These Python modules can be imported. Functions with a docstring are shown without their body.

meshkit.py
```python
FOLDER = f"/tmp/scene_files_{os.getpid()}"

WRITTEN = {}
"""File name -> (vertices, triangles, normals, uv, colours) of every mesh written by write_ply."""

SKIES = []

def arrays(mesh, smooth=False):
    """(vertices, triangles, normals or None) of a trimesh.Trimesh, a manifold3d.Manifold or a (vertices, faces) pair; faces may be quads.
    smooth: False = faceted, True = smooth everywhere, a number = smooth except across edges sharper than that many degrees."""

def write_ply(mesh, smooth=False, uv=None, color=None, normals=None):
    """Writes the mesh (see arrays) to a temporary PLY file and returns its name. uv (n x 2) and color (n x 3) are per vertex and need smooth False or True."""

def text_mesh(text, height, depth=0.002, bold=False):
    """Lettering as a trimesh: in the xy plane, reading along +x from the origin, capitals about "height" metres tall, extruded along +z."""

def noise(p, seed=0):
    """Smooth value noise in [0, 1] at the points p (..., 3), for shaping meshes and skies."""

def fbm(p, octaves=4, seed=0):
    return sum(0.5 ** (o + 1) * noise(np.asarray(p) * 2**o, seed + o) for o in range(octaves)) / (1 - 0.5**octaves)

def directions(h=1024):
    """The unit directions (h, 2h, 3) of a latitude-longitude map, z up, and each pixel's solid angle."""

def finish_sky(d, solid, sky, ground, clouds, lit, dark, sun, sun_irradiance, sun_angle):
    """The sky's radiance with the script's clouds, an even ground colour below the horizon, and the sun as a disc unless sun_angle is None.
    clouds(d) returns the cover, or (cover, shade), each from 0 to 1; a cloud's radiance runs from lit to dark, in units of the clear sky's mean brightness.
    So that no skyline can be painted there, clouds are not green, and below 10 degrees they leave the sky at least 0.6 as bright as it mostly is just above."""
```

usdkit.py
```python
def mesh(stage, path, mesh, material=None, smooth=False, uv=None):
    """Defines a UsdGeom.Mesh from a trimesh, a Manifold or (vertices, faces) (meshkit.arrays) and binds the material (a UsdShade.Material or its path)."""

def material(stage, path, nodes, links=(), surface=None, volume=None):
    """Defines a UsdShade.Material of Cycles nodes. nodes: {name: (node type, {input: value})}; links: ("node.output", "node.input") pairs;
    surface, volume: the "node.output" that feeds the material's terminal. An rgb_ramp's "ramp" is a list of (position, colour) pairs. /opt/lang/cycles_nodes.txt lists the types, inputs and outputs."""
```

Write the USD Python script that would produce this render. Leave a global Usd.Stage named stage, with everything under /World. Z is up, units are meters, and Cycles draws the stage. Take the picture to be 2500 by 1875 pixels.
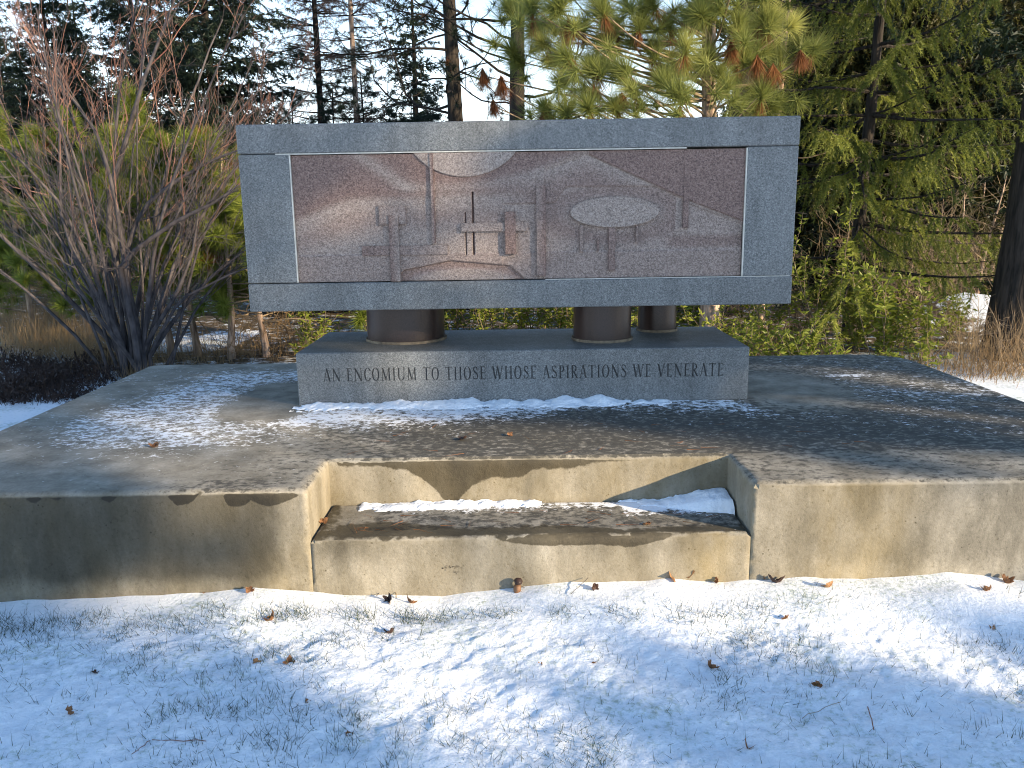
import math, random
import numpy as np, trimesh, usdkit, meshkit
import manifold3d as m3
import shapely.geometry as sg, shapely.affinity as sa
from shapely.ops import unary_union
from pxr import Usd, UsdGeom, UsdLux, UsdShade, Sdf, Gf, Vt

stage = Usd.Stage.CreateInMemory()
UsdGeom.SetStageUpAxis(stage, 'Z'); UsdGeom.SetStageMetersPerUnit(stage, 1.0)
world = UsdGeom.Xform.Define(stage, '/World'); stage.SetDefaultPrim(world.GetPrim())
UsdGeom.Scope.Define(stage, '/World/Looks')

# ------------------------------------------------------------------ camera, sky, sun, exposure
F, PITCH, YAW, ROLL, EYE = 2016.3, .20596, -.001475, .015676, np.array([0, 0, 1.6])
EXPOSURE = 1.22
SUN = np.array([.786, -.55, .282]); SUN /= np.linalg.norm(SUN)
SUN_I, SKY_S = 1.22, .15

def unrot(x, d, u):
    c, s = math.cos(ROLL), math.sin(ROLL); x, u = c*x + s*u, -s*x + c*u
    c, s = math.cos(PITCH), math.sin(PITCH); y, z = c*d + s*u, -s*d + c*u
    c, s = math.cos(YAW), math.sin(YAW); x, y = c*x + s*y, -s*x + c*y
    return np.array([x, y, z])
def at(px, py, Y):
    "point of the photograph (2500 px wide) at the distance y = Y"
    r = unrot((px-1250)/F, 1, (937.5-py)/F); return EYE + r*(Y/r[1])
def gnd(px, py, z=0.):
    r = unrot((px-1250)/F, 1, (937.5-py)/F); return EYE + r*((z-1.6)/r[2])
cam = UsdGeom.Camera.Define(stage, '/World/camera')
R_, U_, F_ = unrot(1, 0, 0), unrot(0, 0, 1), unrot(0, 1, 0)
M = np.eye(4); M[0, :3], M[1, :3], M[2, :3], M[3, :3] = R_, U_, -F_, EYE
cam.AddTransformOp().Set(Gf.Matrix4d(*M.ravel().tolist()))
cam.CreateHorizontalApertureAttr(36.0); cam.CreateVerticalApertureAttr(27.0)
cam.CreateFocalLengthAttr(36*F/2500); cam.CreateClippingRangeAttr(Gf.Vec2f(.05, 2000)); cam.CreateExposureAttr(EXPOSURE)
elev, rota = math.asin(SUN[2]), math.atan2(SUN[0], SUN[1])
sky = UsdLux.DomeLight.Define(stage, '/World/sky'); sky.GetPrim().SetCustomDataByKey('kind', 'structure')
skym = usdkit.material(stage, '/World/Looks/sky_look', {
    's': ('sky_texture', {'sky_type': 'single_scattering', 'sun_disc': False, 'sun_elevation': elev, 'sun_rotation': rota, 'air_density': 1.0, 'aerosol_density': .05, 'ozone_density': 2.5}),
    # thin white haze low over the whole horizon
    'g': ('texture_coordinate', {}), 'z': ('separate_xyz', {}), 'h': ('map_range', {'range_type': 'smoothstep', 'from_min': .03, 'from_max': .34, 'to_min': .9, 'to_max': 0, 'clamp': True}), 'x': ('mix_color', {'blend_type': 'mix', 'b': (5.2, 5.8, 6.1), 'use_clamp': False}),
    'b': ('background_shader', {'strength': SKY_S})}, [('g.generated', 'z.vector'), ('z.z', 'h.value'), ('h.result', 'x.fac'), ('s.color', 'x.a'), ('x.result', 'b.color')], surface='b.background')
UsdShade.MaterialBindingAPI.Apply(sky.GetPrim()).Bind(skym)
sun = UsdLux.DistantLight.Define(stage, '/World/sun')
sun.CreateIntensityAttr(SUN_I); sun.CreateAngleAttr(.5); sun.CreateNormalizeAttr(True); sun.CreateColorAttr(Gf.Vec3f(1, .80, .53))
zx = SUN; xx = np.cross([0, 0, 1], zx); xx /= np.linalg.norm(xx); yx = np.cross(zx, xx)
S = np.eye(4); S[0, :3], S[1, :3], S[2, :3] = xx, yx, zx
sun.AddTransformOp().Set(Gf.Matrix4d(*S.ravel().tolist()))

# ------------------------------------------------------------------ helpers
used = {}
def numbered(parent, name):
    k = (str(parent), name); n = used.get(k, 0); used[k] = n+1
    return f'{parent}/{name}' if n == 0 else f'{parent}/{name}_{n:03d}'
def tag(p, label=None, cat=None, group=None, kind=None):
    for k, v in (('label', label), ('category', cat), ('group', group), ('kind', kind)):
        if v: p.SetCustomDataByKey(k, v)
    return p
def thing(name, label, cat, loc=(0, 0, 0), rotz=0, group=None, scale=None):
    x = UsdGeom.Xform.Define(stage, numbered('/World', name))
    x.AddTranslateOp().Set(Gf.Vec3d(*map(float, loc))); x.AddRotateZOp().Set(float(rotz))
    if scale is not None: x.AddScaleOp().Set(Gf.Vec3f(*([float(scale)]*3)) if np.ndim(scale) == 0 else Gf.Vec3f(*map(float, scale)))
    return tag(x.GetPrim(), label, cat, group)
def obj(name, mesh, mat, parent=None, smooth=False, pv=None, label=None):
    path = numbered(parent.GetPath() if parent else '/World', name)
    m = usdkit.mesh(stage, path, mesh, mat, smooth)
    if pv:
        P = np.array(m.GetPointsAttr().Get(), float)
        for k, fn in pv.items():
            UsdGeom.PrimvarsAPI(m).CreatePrimvar(k, Sdf.ValueTypeNames.FloatArray, 'vertex').Set(Vt.FloatArray.FromNumpy(np.asarray(fn(P), np.float32)))
    p = m.GetPrim()
    if label: p.SetCustomDataByKey('label', label)
    return p
def dup(root, loc, rotz, label, scale=1, group=None):
    was = root.GetCustomData()
    base = root.GetName().rsplit('_', 1)[0] if root.GetName()[-3:].isdigit() else root.GetName()
    r = thing(base, label, was['category'], loc, rotz, group or was.get('group'), scale)
    r.GetReferences().AddInternalReference(root.GetPath()); r.SetInstanceable(True)
    return r
def sstep(a, b, x):
    t = np.clip((x-a)/(b-a), 0, 1); return t*t*(3-2*t)
def cat(*ms):
    vs, fs, n = [], [], 0
    for v, f in ms:
        v = np.asarray(v); f = np.asarray(f)
        if len(v): vs.append(v); fs.append(f+n); n += len(v)
    return np.vstack(vs), np.vstack(fs)
def norm(a): return a/np.maximum(np.linalg.norm(a, axis=-1, keepdims=True), 1e-9)
def tubes(P, R, sides=4):
    "P (N,K,3) centre lines, R (N,K) radii"
    P = np.asarray(P, float); R = np.asarray(R, float); N, K = R.shape
    T = norm(np.gradient(P, axis=1)); ref = np.where(np.abs(T[:, :1, 2:3]) < .9, np.array([0, 0, 1.]), np.array([1., 0, 0]))
    A = norm(np.cross(T, ref)); B = np.cross(T, A); an = np.arange(sides)*2*math.pi/sides
    V = P[:, :, None] + R[:, :, None, None]*(A[:, :, None]*np.cos(an)[:, None] + B[:, :, None]*np.sin(an)[:, None])
    i = np.arange(N)[:, None, None]*K*sides; k = np.arange(K-1)[None, :, None]*sides; j = np.arange(sides)[None, None]
    a = i+k+j; b = i+k+(j+1) % sides
    f = np.concatenate([np.stack([a, b, b+sides], -1).reshape(-1, 3), np.stack([a, b+sides, a+sides], -1).reshape(-1, 3)])
    return V.reshape(-1, 3), f
def blades(base, d, L, W, rng):
    "one thin triangle per needle"
    n = len(base); d = norm(d); s = norm(np.cross(d, rng.normal(size=(n, 3))))
    L = np.broadcast_to(L, n)[:, None]; W = np.broadcast_to(W, n)[:, None]
    v = np.stack([base-s*W/2, base+s*W/2, base+d*L], 1).reshape(-1, 3)
    return v, np.arange(3*n).reshape(-1, 3)
def leaves(base, d, L, W, rng):
    "one diamond (two triangles, folded) per leaf"
    n = len(base); d = norm(d); s = norm(np.cross(d, rng.normal(size=(n, 3)))); u = np.cross(s, d)
    L = np.broadcast_to(L, n)[:, None]; W = np.broadcast_to(W, n)[:, None]
    m = base+d*L*.45 + u*W*.12
    v = np.stack([base, m-s*W/2, base+d*L-u*L*.1, m+s*W/2], 1).reshape(-1, 3); i = np.arange(n)[:, None]*4
    return v, np.concatenate([i+[0, 1, 2], i+[0, 2, 3]])
def box(x0, x1, y0, y1, z0, z1, bev=0.0):
    if bev <= 0:
        b = trimesh.creation.box([x1-x0, y1-y0, z1-z0]); b.apply_translation([(x0+x1)/2, (y0+y1)/2, (z0+z1)/2]); return b
    c = np.array([[x, y, z] for x in (0, 1) for y in (0, 1) for z in (0, 1)], float); q = []
    for p in c:
        for k in range(3):
            e = np.full(3, bev); e[k] = 0
            q.append([(x0, x1)[int(p[0])] + (1-2*p[0])*e[0], (y0, y1)[int(p[1])] + (1-2*p[1])*e[1], (z0, z1)[int(p[2])] + (1-2*p[2])*e[2]])
    return trimesh.convex.convex_hull(np.array(q))
def extrude_y(poly, y0, y1):
    "polygon in (x, z) extruded from y0 (front) to y1"
    m = trimesh.creation.extrude_polygon(poly, y1-y0, engine='earcut')
    m.vertices = np.stack([m.vertices[:, 0], y1-m.vertices[:, 2], m.vertices[:, 1]], 1)
    return m

# ------------------------------------------------------------------ materials
def mat(name, nodes, links, surface): return usdkit.material(stage, '/World/Looks/'+name, nodes, links, surface=surface)
def noisy(name, ca, cb, scale, rough=.8, spec=.3, detail=4, bump=0, bscale=40, lo=.35, hi=.65, stretch=(1, 1, 1), trans=0, bdist=.01):
    n = {'g': ('texture_coordinate', {}), 'm': ('mapping', {'scale': stretch}), 'n': ('noise_texture', {'scale': scale, 'detail': detail, 'roughness': .6}),
         'r': ('rgb_ramp', {'ramp': [(lo, ca), (hi, cb)]}), 'p': ('principled_bsdf', {'roughness': rough, 'specular_ior_level': spec})}
    l = [('g.object', 'm.vector'), ('m.vector', 'n.vector'), ('n.fac', 'r.fac'), ('r.color', 'p.base_color')]
    if bump:
        n |= {'bn': ('noise_texture', {'scale': bscale, 'detail': 4}), 'b': ('bump', {'strength': bump, 'distance': bdist})}
        l += [('m.vector', 'bn.vector'), ('bn.fac', 'b.height'), ('b.normal', 'p.normal')]
    out = 'p.BSDF'
    if trans:
        n |= {'t': ('translucent_bsdf', {}), 'x': ('mix_closure', {'fac': trans})}
        l += [('r.color', 't.color'), ('p.BSDF', 'x.closure1'), ('t.BSDF', 'x.closure2')]; out = 'x.closure'
    return mat(name, n, l, out)
def foliage(name, ca, cb, cc, scale=1.5, trans=.3, spec=.3):
    "clump noise in position plus a random tone per needle"
    n = {'g': ('geometry', {}), 'n': ('noise_texture', {'scale': scale, 'detail': 3}), 'r': ('rgb_ramp', {'ramp': [(.3, ca), (.55, cb), (.75, cc)]}),
         'h': ('math', {'math_type': 'multiply_add', 'value2': .45, 'value3': -.22}), 'a': ('math', {'math_type': 'add'}),
         'p': ('principled_bsdf', {'roughness': .5, 'specular_ior_level': spec}), 't': ('translucent_bsdf', {}), 'x': ('mix_closure', {'fac': trans})}
    l = [('g.position', 'n.vector'), ('g.random_per_island', 'h.value1'), ('n.fac', 'a.value1'), ('h.value', 'a.value2'), ('a.value', 'r.fac'), ('r.color', 'p.base_color'),
         ('r.color', 't.color'), ('p.BSDF', 'x.closure1'), ('t.BSDF', 'x.closure2')]
    return mat(name, n, l, 'x.closure')
def granite(name, cols, scale, rough=.55, bump=.25, broad=.17):
    "speckled stone: crystals of a few millimetres and broad mottling"
    n = {'g': ('texture_coordinate', {}), 'v': ('voronoi_texture', {'scale': scale, 'randomness': 1}), 'w': ('separate_color', {}),
         'n': ('noise_texture', {'scale': scale*.35, 'detail': 3, 'roughness': .7}), 'fm': ('mapping', {'scale': (2.6, 2.6, .5)}), 'f': ('noise_texture', {'scale': 2.2, 'detail': 6, 'roughness': .65}),
         's': ('math', {'math_type': 'multiply_add', 'value2': .5}), 'hn': ('math', {'math_type': 'multiply', 'value2': .5}),
         'r': ('rgb_ramp', {'ramp': cols}), 'fr': ('rgb_ramp', {'ramp': [(.3, (1-broad*2,)*3), (.7, (1+broad*.5,)*3)]}), 'mu': ('mix_color', {'blend_type': 'multiply', 'fac': 1}),
         'b': ('bump', {'strength': bump, 'distance': .003}), 'p': ('principled_bsdf', {'roughness': rough, 'specular_ior_level': .4})}
    l = [('g.object', 'v.vector'), ('g.object', 'n.vector'), ('g.object', 'fm.vector'), ('fm.vector', 'f.vector'), ('v.color', 'w.color'), ('n.fac', 'hn.value1'), ('w.r', 's.value1'), ('hn.value', 's.value3'), ('s.value', 'r.fac'),
         ('r.color', 'mu.a'), ('f.fac', 'fr.fac'), ('fr.color', 'mu.b'), ('mu.result', 'p.base_color'), ('s.value', 'b.height'), ('b.normal', 'p.normal')]
    return mat(name, n, l, 'p.BSDF')

M_ = {}
M_['granite'] = granite('grey_granite', [(.12, (.055, .058, .058)), (.38, (.14, .146, .146)), (.6, (.215, .222, .22)), (.85, (.36, .365, .36))], 260, .6)
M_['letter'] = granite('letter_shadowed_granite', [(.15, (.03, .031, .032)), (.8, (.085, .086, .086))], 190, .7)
M_['column'] = noisy('polished_red_granite', (.02, .013, .012), (.055, .034, .029), 160, rough=.33, spec=.5, lo=.3, hi=.7, bump=.1, bscale=200, bdist=.002)
M_['grout'] = noisy('pale_mortar', (.5, .48, .42), (.68, .65, .58), 30, rough=.9)
M_['ring'] = noisy('stained_mortar', (.13, .105, .08), (.27, .22, .16), 25, rough=.9)
M_['gap'] = noisy('dark_joint', (.03, .03, .028), (.07, .065, .055), 30, rough=.9)
# red granite relief: sandblasted (finish 1) is pale and dull, polished (finish 0) dark red
M_['relief'] = mat('red_granite_relief', {
    'g': ('texture_coordinate', {}), 'v': ('voronoi_texture', {'scale': 190}), 'w': ('separate_color', {}), 'n': ('noise_texture', {'scale': 60, 'detail': 3, 'roughness': .7}),
    's': ('math', {'math_type': 'multiply_add', 'value2': .5}), 'hn': ('math', {'math_type': 'multiply', 'value2': .5}),
    'd': ('rgb_ramp', {'ramp': [(.15, (.055, .033, .029)), (.5, (.165, .101, .085)), (.85, (.29, .195, .165))]}), 'l': ('rgb_ramp', {'ramp': [(.15, (.12, .095, .083)), (.5, (.29, .232, .20)), (.85, (.46, .39, .345))]}),
    'a': ('attribute', {'attribute': 'finish'}), 'x': ('mix_color', {'blend_type': 'mix'}), 'b': ('bump', {'strength': .25, 'distance': .003}), 'p': ('principled_bsdf', {'roughness': .6, 'specular_ior_level': .35})},
    [('g.object', 'v.vector'), ('g.object', 'n.vector'), ('v.color', 'w.color'), ('w.r', 's.value1'), ('n.fac', 'hn.value1'), ('hn.value', 's.value3'), ('s.value', 'd.fac'), ('s.value', 'l.fac'),
     ('a.fac', 'x.fac'), ('d.color', 'x.a'), ('l.color', 'x.b'), ('x.result', 'p.base_color'), ('s.value', 'b.height'), ('b.normal', 'p.normal')], 'p.BSDF')
# weathered concrete; per-vertex wet (drip stains), snow (dusting) and grime amounts
M_['concrete'] = mat('weathered_concrete', {
    'g': ('geometry', {}), 'm1': ('mapping', {'scale': (1, 1, .42)}), 'm2': ('mapping', {'scale': (.85, 1.1, 1)}),
    'n1': ('noise_texture', {'scale': 5, 'detail': 6, 'roughness': .65}), 'r1': ('rgb_ramp', {'ramp': [(.32, (.145, .133, .108)), (.5, (.245, .226, .187)), (.68, (.37, .343, .29))]}),
    'n2': ('noise_texture', {'scale': 75, 'detail': 5, 'roughness': .78}), 'r2': ('rgb_ramp', {'ramp': [(.28, (.42, .40, .37)), (.42, (.9, .9, .89)), (.56, (1, 1, 1)), (.74, (1.22, 1.22, 1.22))]}),
    'x1': ('mix_color', {'blend_type': 'multiply', 'fac': 1}),
    # dark lichen / algae mottling where grime is high
    'n3': ('noise_texture', {'scale': 26, 'detail': 5, 'roughness': .72}), 'ga': ('attribute', {'attribute': 'grime'}), 'gs': ('math', {'math_type': 'add'}), 'gr': ('map_range', {'from_min': .94, 'from_max': 1.08, 'to_min': 0, 'to_max': .88, 'clamp': True}),
    'x2': ('mix_color', {'blend_type': 'mix', 'b': (.045, .043, .037)}),
    'ka': ('attribute', {'attribute': 'streak'}), 'n7': ('noise_texture', {'scale': 7, 'detail': 6, 'roughness': .7}), 'k1': ('math', {'math_type': 'add'}), 'k2': ('map_range', {'from_min': .62, 'from_max': 1.35, 'to_min': 0, 'to_max': .9, 'clamp': True}), 'x6': ('mix_color', {'blend_type': 'multiply', 'b': (.28, .28, .27)}),
    # moss tint, with sunlit warmth put into the upright faces
    'n5': ('noise_texture', {'scale': 9, 'detail': 4}), 'ma': ('attribute', {'attribute': 'moss'}), 'ms': ('math', {'math_type': 'multiply'}), 'x5': ('mix_color', {'blend_type': 'mix', 'b': (.24, .175, .06)}),
    # bug holes and hairline cracks
    'vp': ('voronoi_texture', {'scale': 34}), 'vr': ('rgb_ramp', {'ramp': [(0, (.35, .34, .32)), (.10, (.4, .39, .37)), (.16, (1, 1, 1))]}), 'pm': ('noise_texture', {'scale': 6, 'detail': 2}), 'pr': ('map_range', {'from_min': .52, 'from_max': .6, 'clamp': True}), 'x7': ('mix_color', {'blend_type': 'multiply'}),
    'cn': ('noise_texture', {'scale': 5, 'detail': 6, 'roughness': .7}), 'cs': ('vector_math', {'math_type': 'scale', 'scale': .28}), 'ca': ('vector_math', {'math_type': 'add'}), 'cv': ('voronoi_texture', {'feature': 'distance_to_edge', 'scale': .75}), 'cr': ('rgb_ramp', {'ramp': [(0, (.4, .39, .37)), (.0025, (.45, .44, .42)), (.007, (1, 1, 1))]}), 'x8': ('mix_color', {'blend_type': 'multiply', 'fac': .3}),
    # wet stain
    'wa': ('attribute', {'attribute': 'wet'}), 'n4': ('noise_texture', {'scale': 22, 'detail': 5, 'roughness': .6}), 'wn': ('math', {'math_type': 'multiply_add', 'value2': .5}), 'wr': ('map_range', {'from_min': .7, 'from_max': .8, 'clamp': True}),
    'x3': ('mix_color', {'blend_type': 'multiply', 'b': (.27, .25, .20)}),
    # snow dust
    'sa': ('attribute', {'attribute': 'snow'}), 'n6': ('noise_texture', {'scale': 27, 'detail': 7, 'roughness': .8}), 'ss': ('math', {'math_type': 'add'}), 'sr': ('map_range', {'from_min': .985, 'from_max': 1.035, 'clamp': True}),
    'x4': ('mix_color', {'blend_type': 'mix', 'b': (.82, .84, .87)}),
    'hs': ('math', {'math_type': 'multiply_add', 'value2': .9}), 'b': ('bump', {'strength': .6, 'distance': .006}),
    'rg': ('math', {'math_type': 'multiply_add', 'value2': -.3, 'value3': .88}), 'p': ('principled_bsdf', {'specular_ior_level': .35})},
    [('g.position', 'm1.vector'), ('m1.vector', 'n1.vector'), ('n1.fac', 'r1.fac'), ('g.position', 'n2.vector'), ('n2.fac', 'r2.fac'), ('r1.color', 'x1.a'), ('r2.color', 'x1.b'), ('g.position', 'vp.vector'), ('vp.distance', 'vr.fac'), ('g.position', 'pm.vector'), ('pm.fac', 'pr.value'), ('pr.result', 'x7.fac'), ('x1.result', 'x7.a'), ('vr.color', 'x7.b'),
     ('g.position', 'cn.vector'), ('cn.color', 'cs.vector1'), ('g.position', 'ca.vector1'), ('cs.vector', 'ca.vector2'), ('ca.vector', 'cv.vector'), ('cv.distance', 'cr.fac'), ('x7.result', 'x8.a'), ('cr.color', 'x8.b'),
     ('g.position', 'm2.vector'), ('m2.vector', 'n3.vector'), ('n3.fac', 'gs.value1'), ('ga.fac', 'gs.value2'), ('gs.value', 'gr.value'), ('gr.result', 'x2.fac'), ('x8.result', 'x5.a'),
     ('m1.vector', 'n5.vector'), ('n5.fac', 'ms.value1'), ('ma.fac', 'ms.value2'), ('ms.value', 'x5.fac'), ('m1.vector', 'n7.vector'), ('n7.fac', 'k1.value1'), ('ka.fac', 'k1.value2'), ('k1.value', 'k2.value'), ('k2.result', 'x6.fac'), ('x5.result', 'x6.a'), ('x6.result', 'x2.a'),
     ('g.position', 'n4.vector'), ('n4.fac', 'wn.value1'), ('wa.fac', 'wn.value3'), ('wn.value', 'wr.value'), ('wr.result', 'x3.fac'), ('x2.result', 'x3.a'),
     ('m2.vector', 'n6.vector'), ('n6.fac', 'ss.value1'), ('sa.fac', 'ss.value2'), ('ss.value', 'sr.value'), ('sr.result', 'x4.fac'), ('x3.result', 'x4.a'), ('x4.result', 'p.base_color'),
     ('sr.result', 'hs.value1'), ('n2.fac', 'hs.value3'), ('hs.value', 'b.height'), ('b.normal', 'p.normal'), ('wr.result', 'rg.value1'), ('rg.value', 'p.roughness')], 'p.BSDF')
M_['snow'] = noisy('snow_crust', (.80, .83, .87), (.90, .92, .94), 18, rough=.75, spec=.3, bump=.7, bscale=95, bdist=.008)
# ground: snow over dead grass and forest litter by the vertex amount "snow"
M_['ground'] = mat('snowy_ground', {
    'g': ('geometry', {}), 'n1': ('noise_texture', {'scale': 5, 'detail': 7, 'roughness': .72}), 'a': ('attribute', {'attribute': 'snow'}), 's': ('math', {'math_type': 'add'}), 'r': ('map_range', {'from_min': .95, 'from_max': 1.05, 'clamp': True}),
    'n2': ('noise_texture', {'scale': 14, 'detail': 6, 'roughness': .7}), 'l': ('rgb_ramp', {'ramp': [(.3, (.028, .02, .013)), (.5, (.10, .07, .04)), (.68, (.21, .155, .085))]}),
    'n3': ('noise_texture', {'scale': 38, 'detail': 5, 'roughness': .7}), 'n5': ('noise_texture', {'scale': 2.3, 'detail': 3}), 'gp': ('math', {'math_type': 'multiply_add', 'value2': .55}), 'gr': ('rgb_ramp', {'ramp': [(.72, (.90, .93, .965)), (.84, (.80, .85, .89)), (.96, (.58, .64, .60)), (1.06, (.28, .31, .21))]}),
    'x': ('mix_color', {'blend_type': 'mix'}), 'n4': ('noise_texture', {'scale': 48, 'detail': 6, 'roughness': .7}), 'b': ('bump', {'strength': .9, 'distance': .014}), 'p': ('principled_bsdf', {'roughness': .78, 'specular_ior_level': .25})},
    [('g.position', 'n1.vector'), ('g.position', 'n2.vector'), ('g.position', 'n3.vector'), ('g.position', 'n4.vector'), ('g.position', 'n5.vector'), ('n1.fac', 's.value1'), ('a.fac', 's.value2'), ('s.value', 'r.value'), ('r.result', 'x.fac'),
     ('n2.fac', 'l.fac'), ('n5.fac', 'gp.value1'), ('n3.fac', 'gp.value3'), ('gp.value', 'gr.fac'), ('l.color', 'x.a'), ('gr.color', 'x.b'), ('x.result', 'p.base_color'), ('n4.fac', 'b.height'), ('b.normal', 'p.normal')], 'p.BSDF')
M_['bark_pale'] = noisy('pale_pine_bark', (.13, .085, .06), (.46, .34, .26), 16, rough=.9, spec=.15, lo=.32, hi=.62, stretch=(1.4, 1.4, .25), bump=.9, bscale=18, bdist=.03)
M_['bark_dark'] = noisy('dark_conifer_bark', (.012, .011, .010), (.045, .037, .031), 14, rough=.9, spec=.15, stretch=(1.4, 1.4, .25), bump=.9, bscale=16, bdist=.03)  # trunks toned darker: shade of the wood put into the bark colour
M_['branch'] = noisy('grey_brown_branch', (.10, .075, .05), (.28, .21, .14), 12, rough=.85, spec=.2)
M_['bush_bark'] = noisy('grey_bush_bark', (.030, .026, .028), (.09, .077, .078), 14, rough=.8, spec=.3, stretch=(1, 1, .5), bump=.4, bscale=30)  # grey bark darkened, shade low in the bush put into its colour
M_['red_twig'] = noisy('red_brown_twig', (.12, .05, .038), (.30, .17, .125), 3, rough=.7)
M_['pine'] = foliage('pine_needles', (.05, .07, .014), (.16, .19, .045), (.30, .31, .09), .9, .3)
M_['lit_pine'] = foliage('long_pine_needles', (.19, .215, .055), (.47, .46, .14), (.70, .65, .28), 1.2, .4)  # needles paler than life, sunshine put into their colour
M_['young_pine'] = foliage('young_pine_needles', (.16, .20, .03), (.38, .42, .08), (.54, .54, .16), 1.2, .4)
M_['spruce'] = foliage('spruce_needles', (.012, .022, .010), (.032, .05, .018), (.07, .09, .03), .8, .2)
M_['spruce_near'] = foliage('drooping_spruce_needles', (.11, .13, .022), (.38, .40, .08), (.62, .58, .18), 1.3, .45)  # sunlit brightness of the sprays put into the needle colour
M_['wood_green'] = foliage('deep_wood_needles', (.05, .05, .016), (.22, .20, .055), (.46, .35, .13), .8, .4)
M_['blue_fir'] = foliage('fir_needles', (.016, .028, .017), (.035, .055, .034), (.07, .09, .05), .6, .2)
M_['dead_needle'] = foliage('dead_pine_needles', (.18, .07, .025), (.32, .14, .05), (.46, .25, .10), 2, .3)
M_['larch'] = foliage('larch_twigs', (.10, .06, .04), (.17, .11, .07), (.25, .18, .10), 1, .2)
M_['leaf_green'] = foliage('yellow_green_leaves', (.16, .19, .025), (.36, .39, .06), (.52, .50, .12), 1.5, .4)
M_['dry'] = foliage('dry_grass', (.28, .19, .10), (.48, .35, .19), (.64, .50, .30), 1.5, .35)
M_['grass'] = foliage('winter_grass', (.028, .045, .018), (.06, .085, .032), (.16, .14, .07), 2.5, .2)
M_['weed'] = foliage('dark_weeds', (.035, .022, .018), (.08, .045, .03), (.15, .09, .05), 3, .2)
M_['dead_leaf'] = noisy('dead_leaf_brown', (.10, .045, .02), (.30, .15, .07), 30, rough=.6, trans=.25)
M_['tan_leaf'] = noisy('dead_leaf_tan', (.25, .13, .06), (.45, .26, .13), 30, rough=.6, trans=.25)
M_['dark_leaf'] = noisy('dead_leaf_dark', (.022, .013, .011), (.07, .038, .028), 40, rough=.5)
M_['cone'] = noisy('seed_cap_brown', (.12, .06, .03), (.24, .13, .07), 40, rough=.6)

# ------------------------------------------------------------------ ground
D0, PH, XL, XR, ND, ST, PL, PR, PB = 3.316, .4664, -.878, 1.007, .425, .2433, -2.835, 2.998, 6.356
FOOT = np.array([(-6, -.02), (-2.24, -.02), (-1.47, .002), (-1.13, .026), (-.75, -.012), (-.32, -.028), (.12, .022), (.63, .038), (.9, .022), (1.29, .036), (1.5, .022), (1.85, .05), (2.19, .006), (6, 0)])
def gz(x, y):
    x = np.asarray(x, float); y = np.asarray(y, float); p = np.stack([x, y, 0*x], -1)
    lawn = sstep(9, 6, y)
    z = (meshkit.fbm(p*1.1, 3, 1)-.5)*.10*lawn + (meshkit.fbm(p*7.5, 3, 2)-.5)*.026*lawn + (meshkit.fbm(p*26, 3, 3)-.5)*.016*sstep(5, 3.5, y)
    foot = np.interp(x, FOOT[:, 0], FOOT[:, 1]) + (meshkit.noise(p*9, 5)-.5)*.012
    w = sstep(.42, .12, np.abs(y-D0+.05)); z = z*(1-w*.9)+foot*w
    z += -.02*sstep(.5, .28, np.abs(y-2.8))*0
    z += sstep(7, 30, y)*.25*(meshkit.fbm(p*.35, 3, 8)-.3) + sstep(14, 60, y)*.6
    z += .42*np.exp(-((x-6.1)/1.0)**2-((y-11.0)/.55)**2) + .18*np.exp(-((x-7.2)/1.6)**2-((y-10.2)/.8)**2)
    return z
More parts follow.
